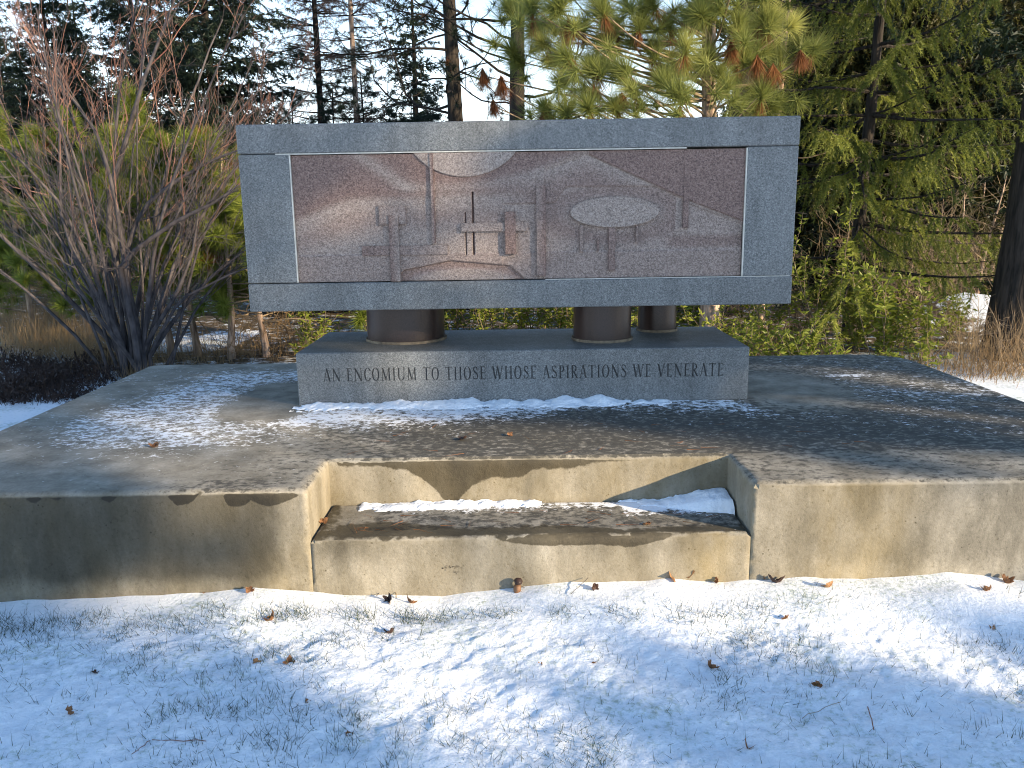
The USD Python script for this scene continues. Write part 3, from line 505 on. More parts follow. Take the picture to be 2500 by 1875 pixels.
def pine(t, h, r, rng, z0, z1, nlimb, reach, needle, bark='bark_dark', leafm='pine', lean=(0, 0), ntuft=90, W=.005, sub=5, droop=.0, rise=.15, dead=0., extra=(), az=None, prof=None, bare=0):
    (tm, TP) = trunk_mesh(h, r, lean, rng); obj('trunk', tm, M_[bark], t, smooth=60)
    br, cr, dd = [], [], []
    for i in range(nlimb):
        z = z0+(z1-z0)*(i+rng.uniform(0, .9))/nlimb; c = along(TP, np.clip((z+.0)/h, 0, .98)); a = rng.uniform(0, 2*math.pi) if az is None else az(rng)
        q = (z-z0)/(z1-z0); L = reach*(prof(q) if prof else (1-.75*q))*rng.uniform(.6, 1.1)
        P = polyline(c, [math.cos(a), math.sin(a), rise+.25*q], L, 8, rng, (0, 0, .22-droop), .17); rb = max(.010, r*.17*L/reach)
        br.append(tubes(P[None], np.linspace(rb, .008, 8)[None], 6))
        if i < bare: continue
        for s in range(sub):
            tt = rng.uniform(.3, .98); p = along(P, tt); dP = norm(P[-1]-P[0]); sd = norm(dP+rng.normal(size=3)*.75+[0, 0, .25]); l2 = L*rng.uniform(.12, .35)*(1.15-tt*.5)
            Q = polyline(p, sd, l2, 5, rng, (0, 0, .5), .15); br.append(tubes(Q[None], np.linspace(rb*.35, .005, 5)[None], 4))
            e = norm(Q[-1]-Q[-2]); tgt = dd if rng.random() < dead else cr
            tgt.append(tuft(Q[-1], e, ntuft, needle, W, rng, droop=.35 if tgt is dd else 0.))
            if rng.random() < .6: cr.append(tuft(along(Q, .45)+rng.normal(size=3)*.05, norm(e+rng.normal(size=3)*.6), ntuft//2, needle*.9, W, rng))
        cr.append(tuft(P[-1], norm(P[-1]-P[-2]), ntuft, needle, W, rng))
    for p, isdead in extra:   # clusters that stand out one by one, each on a twig of its own
        p = np.asarray(p); zc = np.clip(p[2]-.35*np.linalg.norm(p[:2]-TP[8, :2])*.4-.2, .3, h*.95); c = along(TP, zc/h); m = (c+p)/2+[0, 0, -.15]+rng.normal(size=3)*.25
        s = np.linspace(0, 1, 8)[:, None]; Q = (1-s)**2*c+2*s*(1-s)*m+s**2*p; br.append(tubes(Q[None], np.linspace(.016, .006, 8)[None], 5))
        needle_ = needle*rng.uniform(.7, 1.05)
        e = norm(norm(Q[-1]-Q[-2])*.6+[0, 0, .45]+rng.normal(size=3)*.25) if not isdead else np.array([.1, 0, -1.]); (dd if isdead else cr).append(tuft(p, e, int(ntuft*(1.5 if not isdead else 1.2)), needle_*(1 if not isdead else .85), W, rng, .8 if not isdead else .5, 0 if not isdead else .3))
        if not isdead:
            for _ in range(2): o_ = rng.normal(size=3)*.16; cr.append(tuft(p+o_-e*.1, norm(e+rng.normal(size=3)*.7), ntuft//2, needle*.85, W, rng))
        if not isdead and rng.random() < .7: dd.append(tuft(p-e*.12, -e+[0, 0, -.5], ntuft//4, needle*.8, W, rng, .6, .5))
    obj('limbs', cat(*br), M_['branch' if bark == 'bark_pale' else 'bark_dark'], t, smooth=60)
    if cr: obj('crown', cat(*cr), M_[leafm], t)
    if dd: obj('dead_needles', cat(*dd), M_['dead_needle'], t)
    return t
def spruce(t, h, r, rng, z0, reach, nwhorl, per, leafm, nl=.075, W=.018, dens=55, bark='bark_dark', droop=.5, hang=0., power=.9, up=.25, fill=1., sides=5, lean=(0, 0), azr=(0, 2*math.pi), nk=9, lk=1.):
    "conical conifer: whorled boughs, each a flat spray of side twigs clothed in needles"
    (tm, TP) = trunk_mesh(h, r, lean, rng, 10); obj('trunk', tm, M_[bark], t, smooth=60)
    br, B, Dv = [], [], []
    for w in range(nwhorl):
        q = (w+rng.uniform(-.3, .3))/nwhorl; q = min(max(q, 0), .995); z = z0+(h-z0)*q; c = along(TP, z/h*.999)
        for j in range(per):
            if rng.random() > fill: continue
            a = rng.uniform(*azr); L = reach*((1-q)**power*.95+.04)*rng.uniform(.6, 1.12)
            P = polyline(c, [math.cos(a), math.sin(a), up-droop*(1-q)*.9], L, 6, rng, (0, 0, .55*droop), .07); br.append(tubes(P[None], np.linspace(max(.005, .013*L), .003, 6)[None], 4))
            n2 = max(3, int(L*nk)); side = norm(np.cross(P[-1]-P[0], [0, 0, 1.]))
            for s in range(n2):
                tt = rng.uniform(.12, 1); p = along(P, tt); l2 = lk*(L*(.10+.30*(1-tt))*rng.uniform(.5, 1.1)+.06); sg_ = 1 if s % 2 else -1
                d = norm(norm(P[-1]-P[0])*.6+side*sg_*.8+[0, 0, -.25-hang]+rng.normal(size=3)*.18)
                m = max(4, int(dens*(l2+.05))); u = rng.uniform(0, 1, m)[:, None]; pts = p+d*l2*u+np.array([0, 0, -1])*(u**2)*l2*(.25+hang); B.append(pts)
                Dv.append(d*.7+rng.normal(size=(m, 3))*.75+[0, 0, -.15-hang*.5])
    B = np.vstack(B); Dv = np.vstack(Dv)
    obj('limbs', cat(*br), M_['bark_dark'], t)
    obj('crown', blades(B, Dv, nl*rng.uniform(.6, 1.2, len(B)), W, rng), M_[leafm], t)
    return t
R = np.random.default_rng
loc0 = lambda px, Y: np.array([at(px, 700, Y)[0], Y, 0.])
def rooted(px, Y): p = loc0(px, Y); p[2] = float(gz(p[0], p[1])); return p

# -- the lit ponderosa behind the monument's right half, with its long needle clusters
rng = R(11); Yp = 9.4; p = rooted(1738, Yp)
near = [(1711, 34, 8.6), (1803, 52, 8.8), (1876, 45, 9), (1937, 59, 9), (1675, 113, 8.4), (1727, 136, 8.9), (1614, 203, 8.3), (1663, 226, 8.2), (1758, 181, 8.7), (1776, 210, 8.6), (1860, 226, 8.8), (1675, 156, 8.8),
        (1378, 136, 8.2), (1439, 170, 8.3), (1520, 167, 8.2), (1466, 18, 8.4), (1434, 262, 8.1), (1380, 268, 8.3), (1297, 14, 8.5), (1371, 199, 8.6), (1360, 10, 8.3), (1560, 60, 8.8), (1590, 120, 9), (1500, 262, 8.2), (1330, 262, 8.4), (1545, 225, 8.4), (1480, 100, 9.3), (1420, 70, 9.4), (1990, 120, 9.6),
        (1300, 75, 9.4), (1240, 20, 9.2), (1590, 10, 8.8), (1630, 60, 9), (1840, 120, 9.4), (1900, 140, 9.7), (1265, 150, 9.6), (1800, 140, 9.2)]
near += [(rng.uniform(1230, 1960), rng.uniform(-25, 150), rng.uniform(8.8, 10.4)) for _ in range(22)]+[(rng.uniform(1420, 1900), rng.uniform(150, 270), rng.uniform(8.8, 10.2)) for _ in range(8)]
deadp = [(1390, 68, 8.6), (1785, 120, 8.7), (1850, 155, 8.8), (1888, 175, 8.8), (1225, 205, 9.3), (1180, 185, 9.5), (1205, 258, 9.2), (1330, 285, 8.4), (1955, 140, 8.9), (1520, 245, 8.3), (1660, 275, 8.2)]
ex = [(at(a, b, c)-p, False) for a, b, c in near]+[(at(a, b, c)-p, True) for a, b, c in deadp]
t = thing('ponderosa_pine', 'sunlit pale barked pine with big yellow green needle clusters behind the panel right half', 'pine tree', p)
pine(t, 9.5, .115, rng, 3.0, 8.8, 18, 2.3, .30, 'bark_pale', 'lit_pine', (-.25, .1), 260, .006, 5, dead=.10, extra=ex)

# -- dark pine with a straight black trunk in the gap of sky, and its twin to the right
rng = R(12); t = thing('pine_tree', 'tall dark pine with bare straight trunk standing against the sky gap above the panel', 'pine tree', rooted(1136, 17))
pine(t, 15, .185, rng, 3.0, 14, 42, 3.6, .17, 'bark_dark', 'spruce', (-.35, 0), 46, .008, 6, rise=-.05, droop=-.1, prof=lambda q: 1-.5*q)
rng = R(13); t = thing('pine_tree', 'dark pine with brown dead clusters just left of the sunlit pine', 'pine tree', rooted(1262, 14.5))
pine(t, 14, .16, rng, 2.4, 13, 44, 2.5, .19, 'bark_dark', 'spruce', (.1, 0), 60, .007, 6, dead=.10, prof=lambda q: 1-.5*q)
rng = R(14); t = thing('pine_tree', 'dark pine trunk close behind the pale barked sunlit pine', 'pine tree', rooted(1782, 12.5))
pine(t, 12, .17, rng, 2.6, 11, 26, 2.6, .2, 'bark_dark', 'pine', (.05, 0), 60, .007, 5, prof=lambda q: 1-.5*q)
# -- thin larches in the pale gap
rng = R(15); t = thing('larch_tree', 'slender almost bare larch left of the sky gap above the panel', 'larch', rooted(812, 27))
spruce(t, 15, .14, rng, 1.5, 2.3, 48, 6, 'larch', .09, .012, 90, droop=.1, up=.15, power=.55, fill=.85, lean=(-.15, 0))
rng = R(16); t = thing('larch_tree', 'slender larch with sunlit brown trunk, right of the barer one', 'larch', rooted(896, 25))
spruce(t, 14, .11, rng, 1.5, 1.8, 44, 6, 'larch', .09, .012, 90, 'bark_pale', droop=.1, up=.1, power=.5, fill=.7, lean=(-.1, 0))
rng = R(17); t = thing('pine_tree', 'small bushy pine showing over the panel between the larches and the dark trunk', 'pine tree', rooted(905, 21))
pine(t, 4.9, .07, rng, .8, 4.7, 30, 1.5, .15, 'bark_dark', 'blue_fir', (0, 0), 50, .008, 5, prof=lambda q: 1-.7*q)
for i, (px, Y, h, lab) in enumerate([(650, 20, 4.0, 'small blue green pine showing over the left end of the panel'), (745, 23, 4.6, 'small pine showing over the panel below the barer larch'), (985, 24, 4.2, 'small pine showing over the panel just left of the dark trunk'), (1060, 22, 4.3, 'small pine low in the sky gap at the dark trunk'), (840, 24, 5.2, 'small pine between the two larches')]):
    rng = R(260+i); t = thing('pine_tree', lab, 'pine tree', rooted(px, Y)); pine(t, h, .06, rng, .8, h*.96, 30, 1.5, .17, 'bark_dark', 'blue_fir', (0, 0), 50, .009, 5, prof=lambda q: 1-.7*q)
# -- dark spires at the left
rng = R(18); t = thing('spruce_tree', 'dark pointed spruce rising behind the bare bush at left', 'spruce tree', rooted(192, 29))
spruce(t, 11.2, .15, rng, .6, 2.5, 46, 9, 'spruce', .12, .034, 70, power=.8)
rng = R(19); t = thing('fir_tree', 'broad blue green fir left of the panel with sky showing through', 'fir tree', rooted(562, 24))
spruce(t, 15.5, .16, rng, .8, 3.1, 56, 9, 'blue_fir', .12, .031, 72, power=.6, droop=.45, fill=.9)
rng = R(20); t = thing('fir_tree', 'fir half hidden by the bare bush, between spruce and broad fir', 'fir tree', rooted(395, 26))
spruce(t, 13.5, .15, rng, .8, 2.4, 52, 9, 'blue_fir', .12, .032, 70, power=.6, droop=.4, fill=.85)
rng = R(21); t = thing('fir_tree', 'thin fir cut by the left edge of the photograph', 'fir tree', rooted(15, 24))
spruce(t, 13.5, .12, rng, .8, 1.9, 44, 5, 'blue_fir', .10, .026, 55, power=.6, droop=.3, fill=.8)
# -- young pines lit behind the bush
for i, (px, Y, h, lab) in enumerate([(405, 9.6, 2.7, 'bright green young pine seen through the bare bush'), (548, 9.3, 2.4, 'young pine with thin pale trunk at the left end of the panel'), (470, 9.5, 2.5, 'short young pine with crooked pale stem between bush and panel'),
                                   (205, 10.4, 2.7, 'young pine behind the dry brush at far left'), (70, 11.0, 2.8, 'young pine at the left edge above the dry brush'), (640, 9.4, 1.9, 'low young pine spreading under the left end of the panel'), (900, 9.8, 1.8, 'low young pine seen under the panel between the columns'), (310, 10.2, 2.2, 'young pine directly behind the stems of the bare bush')]):
    rng = R(30+i); t = thing('young_pine', lab, 'pine tree', rooted(px, Y))
    pine(t, h, .045, rng, .35, h*.97, 26, 1.15, .19, 'bark_pale', 'young_pine', (rng.uniform(-.2, .2), 0), 90, .008, 6, prof=lambda q: 1-.65*q, dead=.05, bare=3)
# -- drooping spruce at right and the big dark trunk at the edge
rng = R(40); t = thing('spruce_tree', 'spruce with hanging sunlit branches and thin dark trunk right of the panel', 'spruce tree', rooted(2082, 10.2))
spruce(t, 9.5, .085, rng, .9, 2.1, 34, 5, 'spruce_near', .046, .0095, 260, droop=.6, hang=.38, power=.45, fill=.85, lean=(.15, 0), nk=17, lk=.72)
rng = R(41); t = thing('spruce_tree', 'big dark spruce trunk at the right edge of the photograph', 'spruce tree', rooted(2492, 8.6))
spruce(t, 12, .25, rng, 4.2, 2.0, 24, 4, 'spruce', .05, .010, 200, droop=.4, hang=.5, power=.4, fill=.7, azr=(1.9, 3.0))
# -- trunks standing in the wood behind
for i, (px, Y, r, h, b, lean, lab) in enumerate([(1853, 11.2, .075, 8, 'bark_pale', .25, 'leaning half lit trunk seen under the right end of the panel'), (1795, 12.6, .08, 9, 'bark_dark', .1, 'dark trunk under the right end of the panel, left of the leaning one'),
                                                 (2268, 14.5, .15, 13, 'bark_pale', .25, 'stout grey trunk in the wood between drooping spruce and the edge trunk'), (2235, 16, .05, 10, 'bark_dark', 0, 'thin dark trunk left of the stout grey trunk'), (2200, 18, .06, 11, 'bark_dark', .3, 'thin dark trunk deeper in, nearest the drooping spruce'),
                                                 (2330, 17, .06, 11, 'bark_dark', -.3, 'thin dark trunk just right of the stout grey trunk'), (2372, 18, .08, 11, 'bark_dark', .8, 'slanting dark trunk in the wood at right'), (2400, 16, .06, 10, 'bark_dark', .5, 'slanting thin trunk close to the edge trunk'), (2010, 16, .08, 11, 'bark_dark', 0, 'dark trunk behind the panel right edge'), (1935, 17, .09, 12, 'bark_dark', 0, 'dark trunk in the wood just behind the right frame')]):
    rng = R(50+i); t = thing('wood_trunk', lab, 'tree', rooted(px, Y))
    pine(t, h, r, rng, 1.0 if h < 13 else 2.4, h*.95, 24, 1.7, .15, b, 'pine' if i % 2 else 'spruce', (lean, 0), 42, .009, 5, prof=lambda q: .5+.5*q, bare=7, rise=-.1)
for i, (px, Y, r, lean, lab) in enumerate([(2215, 13.2, .035, .1, 'slim pale sapling right of the drooping spruce'), (2300, 13.0, .03, -.25, 'slim pale sapling right of the stout grey trunk, leaning left'), (2318, 12.8, .035, .1, 'slim upright sapling above the snowy mound'), (2350, 13.6, .04, .35, 'slim sapling leaning right above the snowy mound'), (2385, 13.0, .045, .5, 'slanting pale sapling close to the edge trunk'), (2412, 13.4, .05, .55, 'lit slanting sapling beside the edge trunk'), (2180, 14.0, .03, 0, 'slim pale sapling left of the stout grey trunk'), (2150, 13.5, .03, .1, 'slim sapling just right of the drooping spruce trunk')]):
    rng = R(240+i); t = thing('sapling', lab, 'sapling', rooted(px, Y)); (tm, TP) = trunk_mesh(rng.uniform(2.0, 3.0), r*.8, (lean*.5, 0), rng, 8); obj('trunk', tm, M_['bark_pale'], t, smooth=60)
    tw = [polyline(along(TP, rng.uniform(.12, .95)), [rng.normal(), rng.normal(), .5], rng.uniform(.3, .9), 6, rng, (0, 0, .2), .12) for _ in range(26)]
    obj('limbs', tubes(np.array(tw), np.tile(np.linspace(.007, .002, 6), (26, 1)), 3), M_['branch'], t)
# -- filler conifers deep in the wood
rng = R(60); ka = thing('dark_conifer', 'x', 'conifer', (-3.5, 33, .5), 0); spruce(ka, 12, .16, R(61), .5, 2.6, 34, 6, 'spruce', .16, .045, 34, power=.75)
kb = thing('dark_conifer', 'x', 'conifer', (6.5, 20, .4), 0); spruce(kb, 12, .13, R(62), .7, 2.4, 40, 6, 'wood_green', .12, .032, 46, power=.5, droop=.6, hang=.5)
GRP = 'conifers standing close together deep in the wood'; WL = 'dark green conifer among many alike standing close together deep in the wood at right'; WO = 'olive brown conifer among many alike standing close together deep in the wood at right'; WF = 'dark distant conifer among many alike standing far behind the bare bush'; GO = 'olive conifers standing close together deep in the wood'; GF = 'distant conifers far behind the bare bush'
tag(ka, WF, group=GF); tag(kb, WO, group=GO)
for k_ in range(80):
    if k_ < 64: Yc = rng.uniform(13.0, 30); px = rng.uniform(1930, 2570)
    else: Yc = rng.uniform(30, 44); px = rng.uniform(-300, 330)
    q = rooted(px, Yc); dk = k_ < 64 and k_ % 3 == 0; src_ = ka if dk or k_ >= 64 else kb
    dup(src_, q, rng.uniform(0, 360), WL if dk else WO if k_ < 64 else WF, rng.uniform(.75, 1.15) if k_ < 64 else rng.uniform(.55, .85), GRP if dk else GO if k_ < 64 else GF)
# -- far low wood closing the view under the panel
fw = UsdGeom.PointInstancer.Define(stage, '/World/far_wood'); tag(fw.GetPrim(), 'dense dark low growth of conifers closing off the wood behind', 'wood', kind='stuff')
pr = UsdGeom.Xform.Define(stage, '/World/far_wood/low_conifer'); spruce(pr.GetPrim(), 4.5, .08, R(63), .1, 1.7, 20, 6, 'spruce', .16, .05, 30, power=.7)
rng = R(64); pos, sc = [], []
for k_ in range(150):
    Yc = rng.uniform(16, 46); px = rng.uniform(-700, 3200); q = rooted(px, Yc); pos.append(q); s = rng.uniform(.55, 1.0)*(1.25 if px > 1950 or px < 300 else .8); sc.append((s, s, s))
for Yc, px in [(13.5, 700), (14, 860), (14.5, 1020), (14.2, 1120), (15, 1440), (15, 1560), (14, 1650)]: pos.append(rooted(px, Yc)); sc.append((.7, .7, .55))
fw.CreatePrototypesRel().SetTargets([pr.GetPath()]); fw.CreateProtoIndicesAttr([0]*len(pos)); fw.CreatePositionsAttr(Vt.Vec3fArray.FromNumpy(np.array(pos, np.float32))); fw.CreateScalesAttr(Vt.Vec3fArray.FromNumpy(np.array(sc, np.float32)))
qs = [Gf.Quath(math.cos(a/2), 0, 0, math.sin(a/2)) for a in rng.uniform(0, 6.28, len(pos))]; fw.CreateOrientationsAttr(qs)

# ------------------------------------------------------------------ many-stemmed bare bush at left
def bare_bush(t, rng, nst, h, spread, stem_r, kids=(11, 7, 3), twig_from=2.1, red=.8, base=.3, lead=()):
    st, fine, redt = [], [], []
    def grow(P, r0, lvl, L):
        n = kids[lvl]; out = []
        for _ in range(n):
            tt = rng.uniform(.28 if lvl == 0 else .15, .98); p = along(P, tt); d = norm(P[min(len(P)-1, int(tt*(len(P)-1))+1)]-P[max(0, int(tt*(len(P)-1)))]); sd = norm(d+rng.normal(size=3)*.48+[0, 0, .18])
            l2 = L*rng.uniform(.16, .42)*(1.2-tt*.6); Q = polyline(p, sd, l2, 5, rng, (0, 0, .3), .10); rr = max(.0018, r0*.36*(1-.5*tt))
            (redt if Q[-1][2] > twig_from+.3+rng.normal()*.5 and rng.random() < red*.6 else fine).append((Q, rr))
            if lvl+1 < len(kids): grow(Q, rr, lvl+1, l2*1.25)
    stems = []
    for i in range(nst):
        a = rng.uniform(0, 2*math.pi); rr = rng.uniform(0, base); p0 = np.array([math.cos(a)*rr, math.sin(a)*rr*.8, -.1])
        lx = rng.normal()*spread; L = h*rng.uniform(.55, 1.0); P = polyline(p0, [lx*.45+p0[0]*.5, rng.normal()*.2, 1], L, 12, rng, (lx*.85, 0, 0), .05); r0 = stem_r*rng.uniform(.5, 1.1); stems.append((P, r0))
    for P, r0 in lead: stems.append((P, r0))
    for P, r0 in stems:
        v = tubes(P[None], (r0*(1-np.linspace(0, 1, len(P))**1.1*.8))[None], 7); obj('stem', v, M_['bush_bark'], t, smooth=60)
        grow(P, r0*.8, 0, np.linalg.norm(P[-1]-P[0]))
    for nm, lst, mm in (('twigs', fine, 'bush_bark'), ('red_twigs', redt, 'red_twig')):
        if lst: obj(nm, tubes(np.array([q for q, _ in lst]), np.array([np.linspace(r, max(.0014, r*.35), 5) for _, r in lst]), 3), M_[mm], t)
    return t
rng = R(70); bp = at(338, 880, 8.35); bp[2] = gz(bp[0], bp[1])
def arcto(pts, r):  # a limb that the photograph shows one by one
    q = np.array([at(a, b, c) for a, b, c in pts])-bp; q = np.vstack([[q[0][0], q[0][1], -.1], q]); s = np.linspace(0, len(q)-1, 14); k_ = np.arange(len(q))
    return np.stack([np.interp(s, k_, q[:, j]) for j in range(3)], 1), r
lead = [arcto([(345, 840, 8.3), (300, 640, 8.3), (345, 510, 8.2), (430, 440, 8.1), (520, 390, 8.0), (600, 360, 7.9)], .034), arcto([(330, 820, 8.2), (290, 640, 8.1), (420, 545, 7.9), (540, 485, 7.8), (610, 430, 7.8)], .036),
        arcto([(320, 800, 8.3), (255, 520, 8.3), (300, 370, 8.2), (345, 210, 8.1), (400, 70, 8.0), (440, -40, 8.0)], .036), arcto([(350, 850, 8.3), (430, 720, 8.2), (470, 620, 8.2), (490, 480, 8.2)], .03), arcto([(365, 860, 8.3), (440, 730, 8.2), (560, 670, 8.1), (640, 640, 8.1)], .022),
        arcto([(300, 830, 8.2), (150, 560, 8.0), (145, 300, 8.0), (130, 60, 8.0)], .026), arcto([(295, 840, 8.2), (220, 640, 8.1), (150, 500, 8.0), (40, 380, 7.9), (-60, 330, 7.9)], .03), arcto([(330, 840, 8.2), (280, 470, 8.1), (240, 330, 8.0), (170, 230, 8.0), (60, 100, 8.0)], .028)]
t = thing('bare_bush', 'large leafless bush of many grey stems and reddish twigs beside the platform left rear corner', 'bush', bp)
bare_bush(t, rng, 26, 4.1, .38, .030, (9, 8, 3), lead=lead)

# ------------------------------------------------------------------ undergrowth
def leafy(t, rng, nst, h, L, W, spread=.35, per=26, leafm='leaf_green', lean=None):
    st, B, Dv = [], [], []
    for i in range(nst):
        d = np.array([rng.normal()*spread, rng.normal()*spread, 1]) if lean is None else np.array(lean)+rng.normal(size=3)*.1
        P = polyline([rng.normal()*.08, rng.normal()*.08, -.05], d, h*rng.uniform(.5, 1), 8, rng, (0, 0, -.2), .09); st.append((P, .006))
        m = int(per*h); tt = rng.uniform(.12, 1, m); pts = np.array([along(P, x) for x in tt]); out = norm(rng.normal(size=(m, 3))*[1, 1, .35]+[0, 0, .35]); B.append(pts+out*.01); Dv.append(out)
        for _ in range(int(3*h)+1):
            x = rng.uniform(.3, .95); Q = polyline(along(P, x), norm(rng.normal(size=3)+[0, 0, .9]), h*.28, 8, rng, (0, 0, .1), .1); st.append((Q, .004)); m = int(per*h*.35)
            pts = np.array([along(Q, y) for y in rng.uniform(.1, 1, m)]); B.append(pts); Dv.append(norm(rng.normal(size=(m, 3))*[1, 1, .4]+[0, 0, .3]))
    obj('stems', tubes(np.array([q for q, _ in st]), np.array([np.linspace(r, r*.3, 8) for _, r in st]), 4), M_['branch'], t)
    B = np.vstack(B); obj('leaves', leaves(B, np.vstack(Dv), L*rng.uniform(.6, 1.15, len(B)), W, rng), M_[leafm], t)
for i, (px, Y, n, h, L, W, sp, lab) in enumerate([
    (2140, 8.6, 6, 1.05, .09, .028, .28, 'bushy bright leafy shrub right of the drooping spruce trunk'), (2015, 9.0, 3, 1.75, .07, .022, .08, 'tall thin leafy shoot standing just right of the panel'), (1900, 8.4, 9, .62, .07, .026, .5, 'low yellow green shrub right behind the plinth end'),
    (1985, 8.1, 8, .60, .07, .026, .5, 'low leafy shrub behind the platform, left of the bushy bright one'), (2060, 8.0, 6, .50, .07, .026, .5, 'small leafy shrub at the middle of the platform rear edge'), (2255, 8.3, 4, .72, .075, .026, .22, 'sparse upright shrub in front of the snowy mound'), (2235, 7.8, 5, .42, .075, .03, .4, 'little leafy plant at the platform rear right corner'), (2330, 9.6, 3, .7, .07, .025, .2, 'thin shrub standing on the snowy mound'),
    (1010, 9.6, 9, .9, .07, .024, .3, 'leafy shrub just right of the wide column under the panel'), (1450, 9.4, 9, .85, .07, .024, .3, 'leafy shrub behind the middle column right side'), (1590, 9.8, 9, .95, .07, .024, .3, 'yellow shrub seen between middle and slim columns'), (1790, 8.9, 8, .6, .07, .024, .4, 'low leafy shrub right of the lit pine foot'), (1870, 9.6, 8, .9, .07, .024, .35, 'leafy shrub behind the plinth right end'), (2075, 9.2, 7, .85, .08, .026, .35, 'leafy shrub at the foot of the drooping spruce'), (2190, 9.0, 7, .8, .08, .026, .3, 'leafy shrub right of the bushy bright one'), (740, 9.3, 7, .7, .07, .024, .3, 'green shrub seen under the panel left of the wide column'), (1200, 10.2, 10, 1.15, .075, .022, .25, 'yellow leafy shrub seen under the panel left of the middle column'), (1300, 10.6, 10, 1.1, .075, .022, .25, 'yellow leafy shrub seen under the panel beside the middle column'), (1385, 10.0, 8, 1.0, .075, .022, .2, 'yellow shrub right behind the middle column'), (1110, 11.0, 8, 1.0, .07, .024, .3, 'greenish shrub seen under the middle of the panel'), (1690, 9.6, 9, 1.05, .07, .022, .25, 'yellow leafed shrub beside the lit pine trunk under the panel'), (1830, 9.0, 7, .62, .07, .024, .4, 'shrub at the foot of the leaning trunk')]):
    rng = R(80+i); t = thing('leafy_shrub', lab, 'shrub', rooted(px, Y)); leafy(t, rng, int(n*1.4), h*1.1, L*1.1, W*1.15, sp, 34)
def grass_clump(rng, n, w, d, h, W=.006, lean=.35):
    b = np.stack([rng.normal(size=n)*w, rng.normal(size=n)*d, np.full(n, -.03)], 1); dd = rng.normal(size=(n, 3))*lean+[0, 0, 1]; return blades(b, dd, h*rng.uniform(.4, 1.1, n), W, rng)
for i, (px, Y, n, w, d, h, lab) in enumerate([(60, 11.3, 700, .7, .4, .95, 'tall dry brush at the left edge above the snowy bank'), (180, 9.5, 600, .35, .2, .5, 'pale dry grass nearest the bare bush on the left bank'), (80, 9.9, 600, .4, .2, .6, 'pale dry grass fringe along the top of the left snowy bank'), (150, 10.6, 700, .55, .35, .85, 'tan dry grass in the middle of the left snowy bank'), (235, 9.7, 550, .4, .3, .6, 'dry grass tuft on the bank beside the bare bush'), (262, 8.9, 300, .25, .2, .35, 'short dry grass at the left foot of the bare bush'), (330, 8.15, 260, .22, .12, .28, 'greenish dry grass around the bare bush stems'), (430, 9.3, 500, .5, .3, .35, 'dry grass behind the platform, right of the bare bush'), (620, 9.8, 500, .6, .3, .4, 'dry grass behind the platform under the panel left end'),
                                              (2390, 7.7, 420, .5, .15, .28, 'dry grass fringe along the right rear of the platform'), (2480, 8.0, 500, .35, .3, .75, 'dry brown brush at the foot of the right edge trunk'), (1930, 9.2, 400, .4, .3, .35, 'reddish dry grass behind the plinth right end'), (2300, 8.4, 260, .4, .2, .3, 'dry grass at the foot of the snowy mound')]):
    rng = R(100+i); t = obj('dry_grass', (lambda m: (m[0]+rooted(px, Y), m[1]))(grass_clump(rng, n, w, d, h)), M_['dry']); tag(t, lab, 'dry grass', kind='stuff')
for i, (px, Y, n, h, sp, lab) in enumerate([(2120, 11.5, 16, 1.8, .5, 'tan leafless thicket just behind the drooping spruce trunk'), (2230, 11.8, 16, 1.9, .5, 'tan leafless thicket left of the stout grey trunk'), (2290, 12.4, 16, 2.2, .5, 'tan leafless thicket right of the stout grey trunk'), (1500, 11.5, 14, 1.3, .5, 'leafless brush seen under the panel behind the middle column'), (1010, 11.0, 14, 1.2, .5, 'leafless brush seen under the panel right of the wide column'), (1750, 11.0, 14, 1.4, .5, 'leafless brush under the panel at the lit trunk foot'), (2440, 7.9, 12, 1.0, .6, 'leafless twiggy bush before the right edge trunk'), (2300, 8.6, 8, .8, .6, 'small leafless bush before the snowy mound'), (120, 11.6, 16, 1.5, .5, 'leafless brown brush on the left bank'), (20, 12.2, 14, 1.7, .5, 'leafless brush at the left edge behind the snowy bank'), (1960, 9.9, 14, 1.1, .5, 'brown leafless brush below the right frame'), (2350, 13.0, 16, 1.9, .5, 'brown leafless thicket deep in the wood at right'), (2200, 13.5, 16, 2.0, .5, 'brown leafless thicket behind the drooping spruce'), (560, 9.4, 10, 1.3, .6, 'leafless twigs below the left end of the panel'), (700, 10.0, 10, .9, .6, 'leafless twigs under the panel left of the wide column')]):
    rng = R(120+i); t = thing('twig_bush', lab, 'bush', rooted(px, Y))
    tw = []
    for _ in range(n):
        P = polyline([rng.normal()*.12, rng.normal()*.12, -.05], [rng.normal()*sp, rng.normal()*sp*.6, 1], h*rng.uniform(.5, 1), 8, rng, (0, 0, -.2), .13); tw.append((P, .0055))
        for _ in range(10):
            Q = polyline(along(P, rng.uniform(.1, .95)), norm(rng.normal(size=3)+[0, 0, .7]), h*rng.uniform(.12, .38), 8, rng, (0, 0, .2), .12); tw.append((Q, .0032))
            for _ in range(3): tw.append((polyline(along(Q, rng.uniform(.2, .9)), norm(rng.normal(size=3)+[0, 0, .5]), h*rng.uniform(.06, .16), 8, rng, (0, 0, .2), .1), .002))
    obj('twigs', tubes(np.array([q for q, _ in tw]), np.array([np.linspace(r, r*.4, 8) for _, r in tw]), 3), M_['branch' if px > 1500 else 'dry'], t)
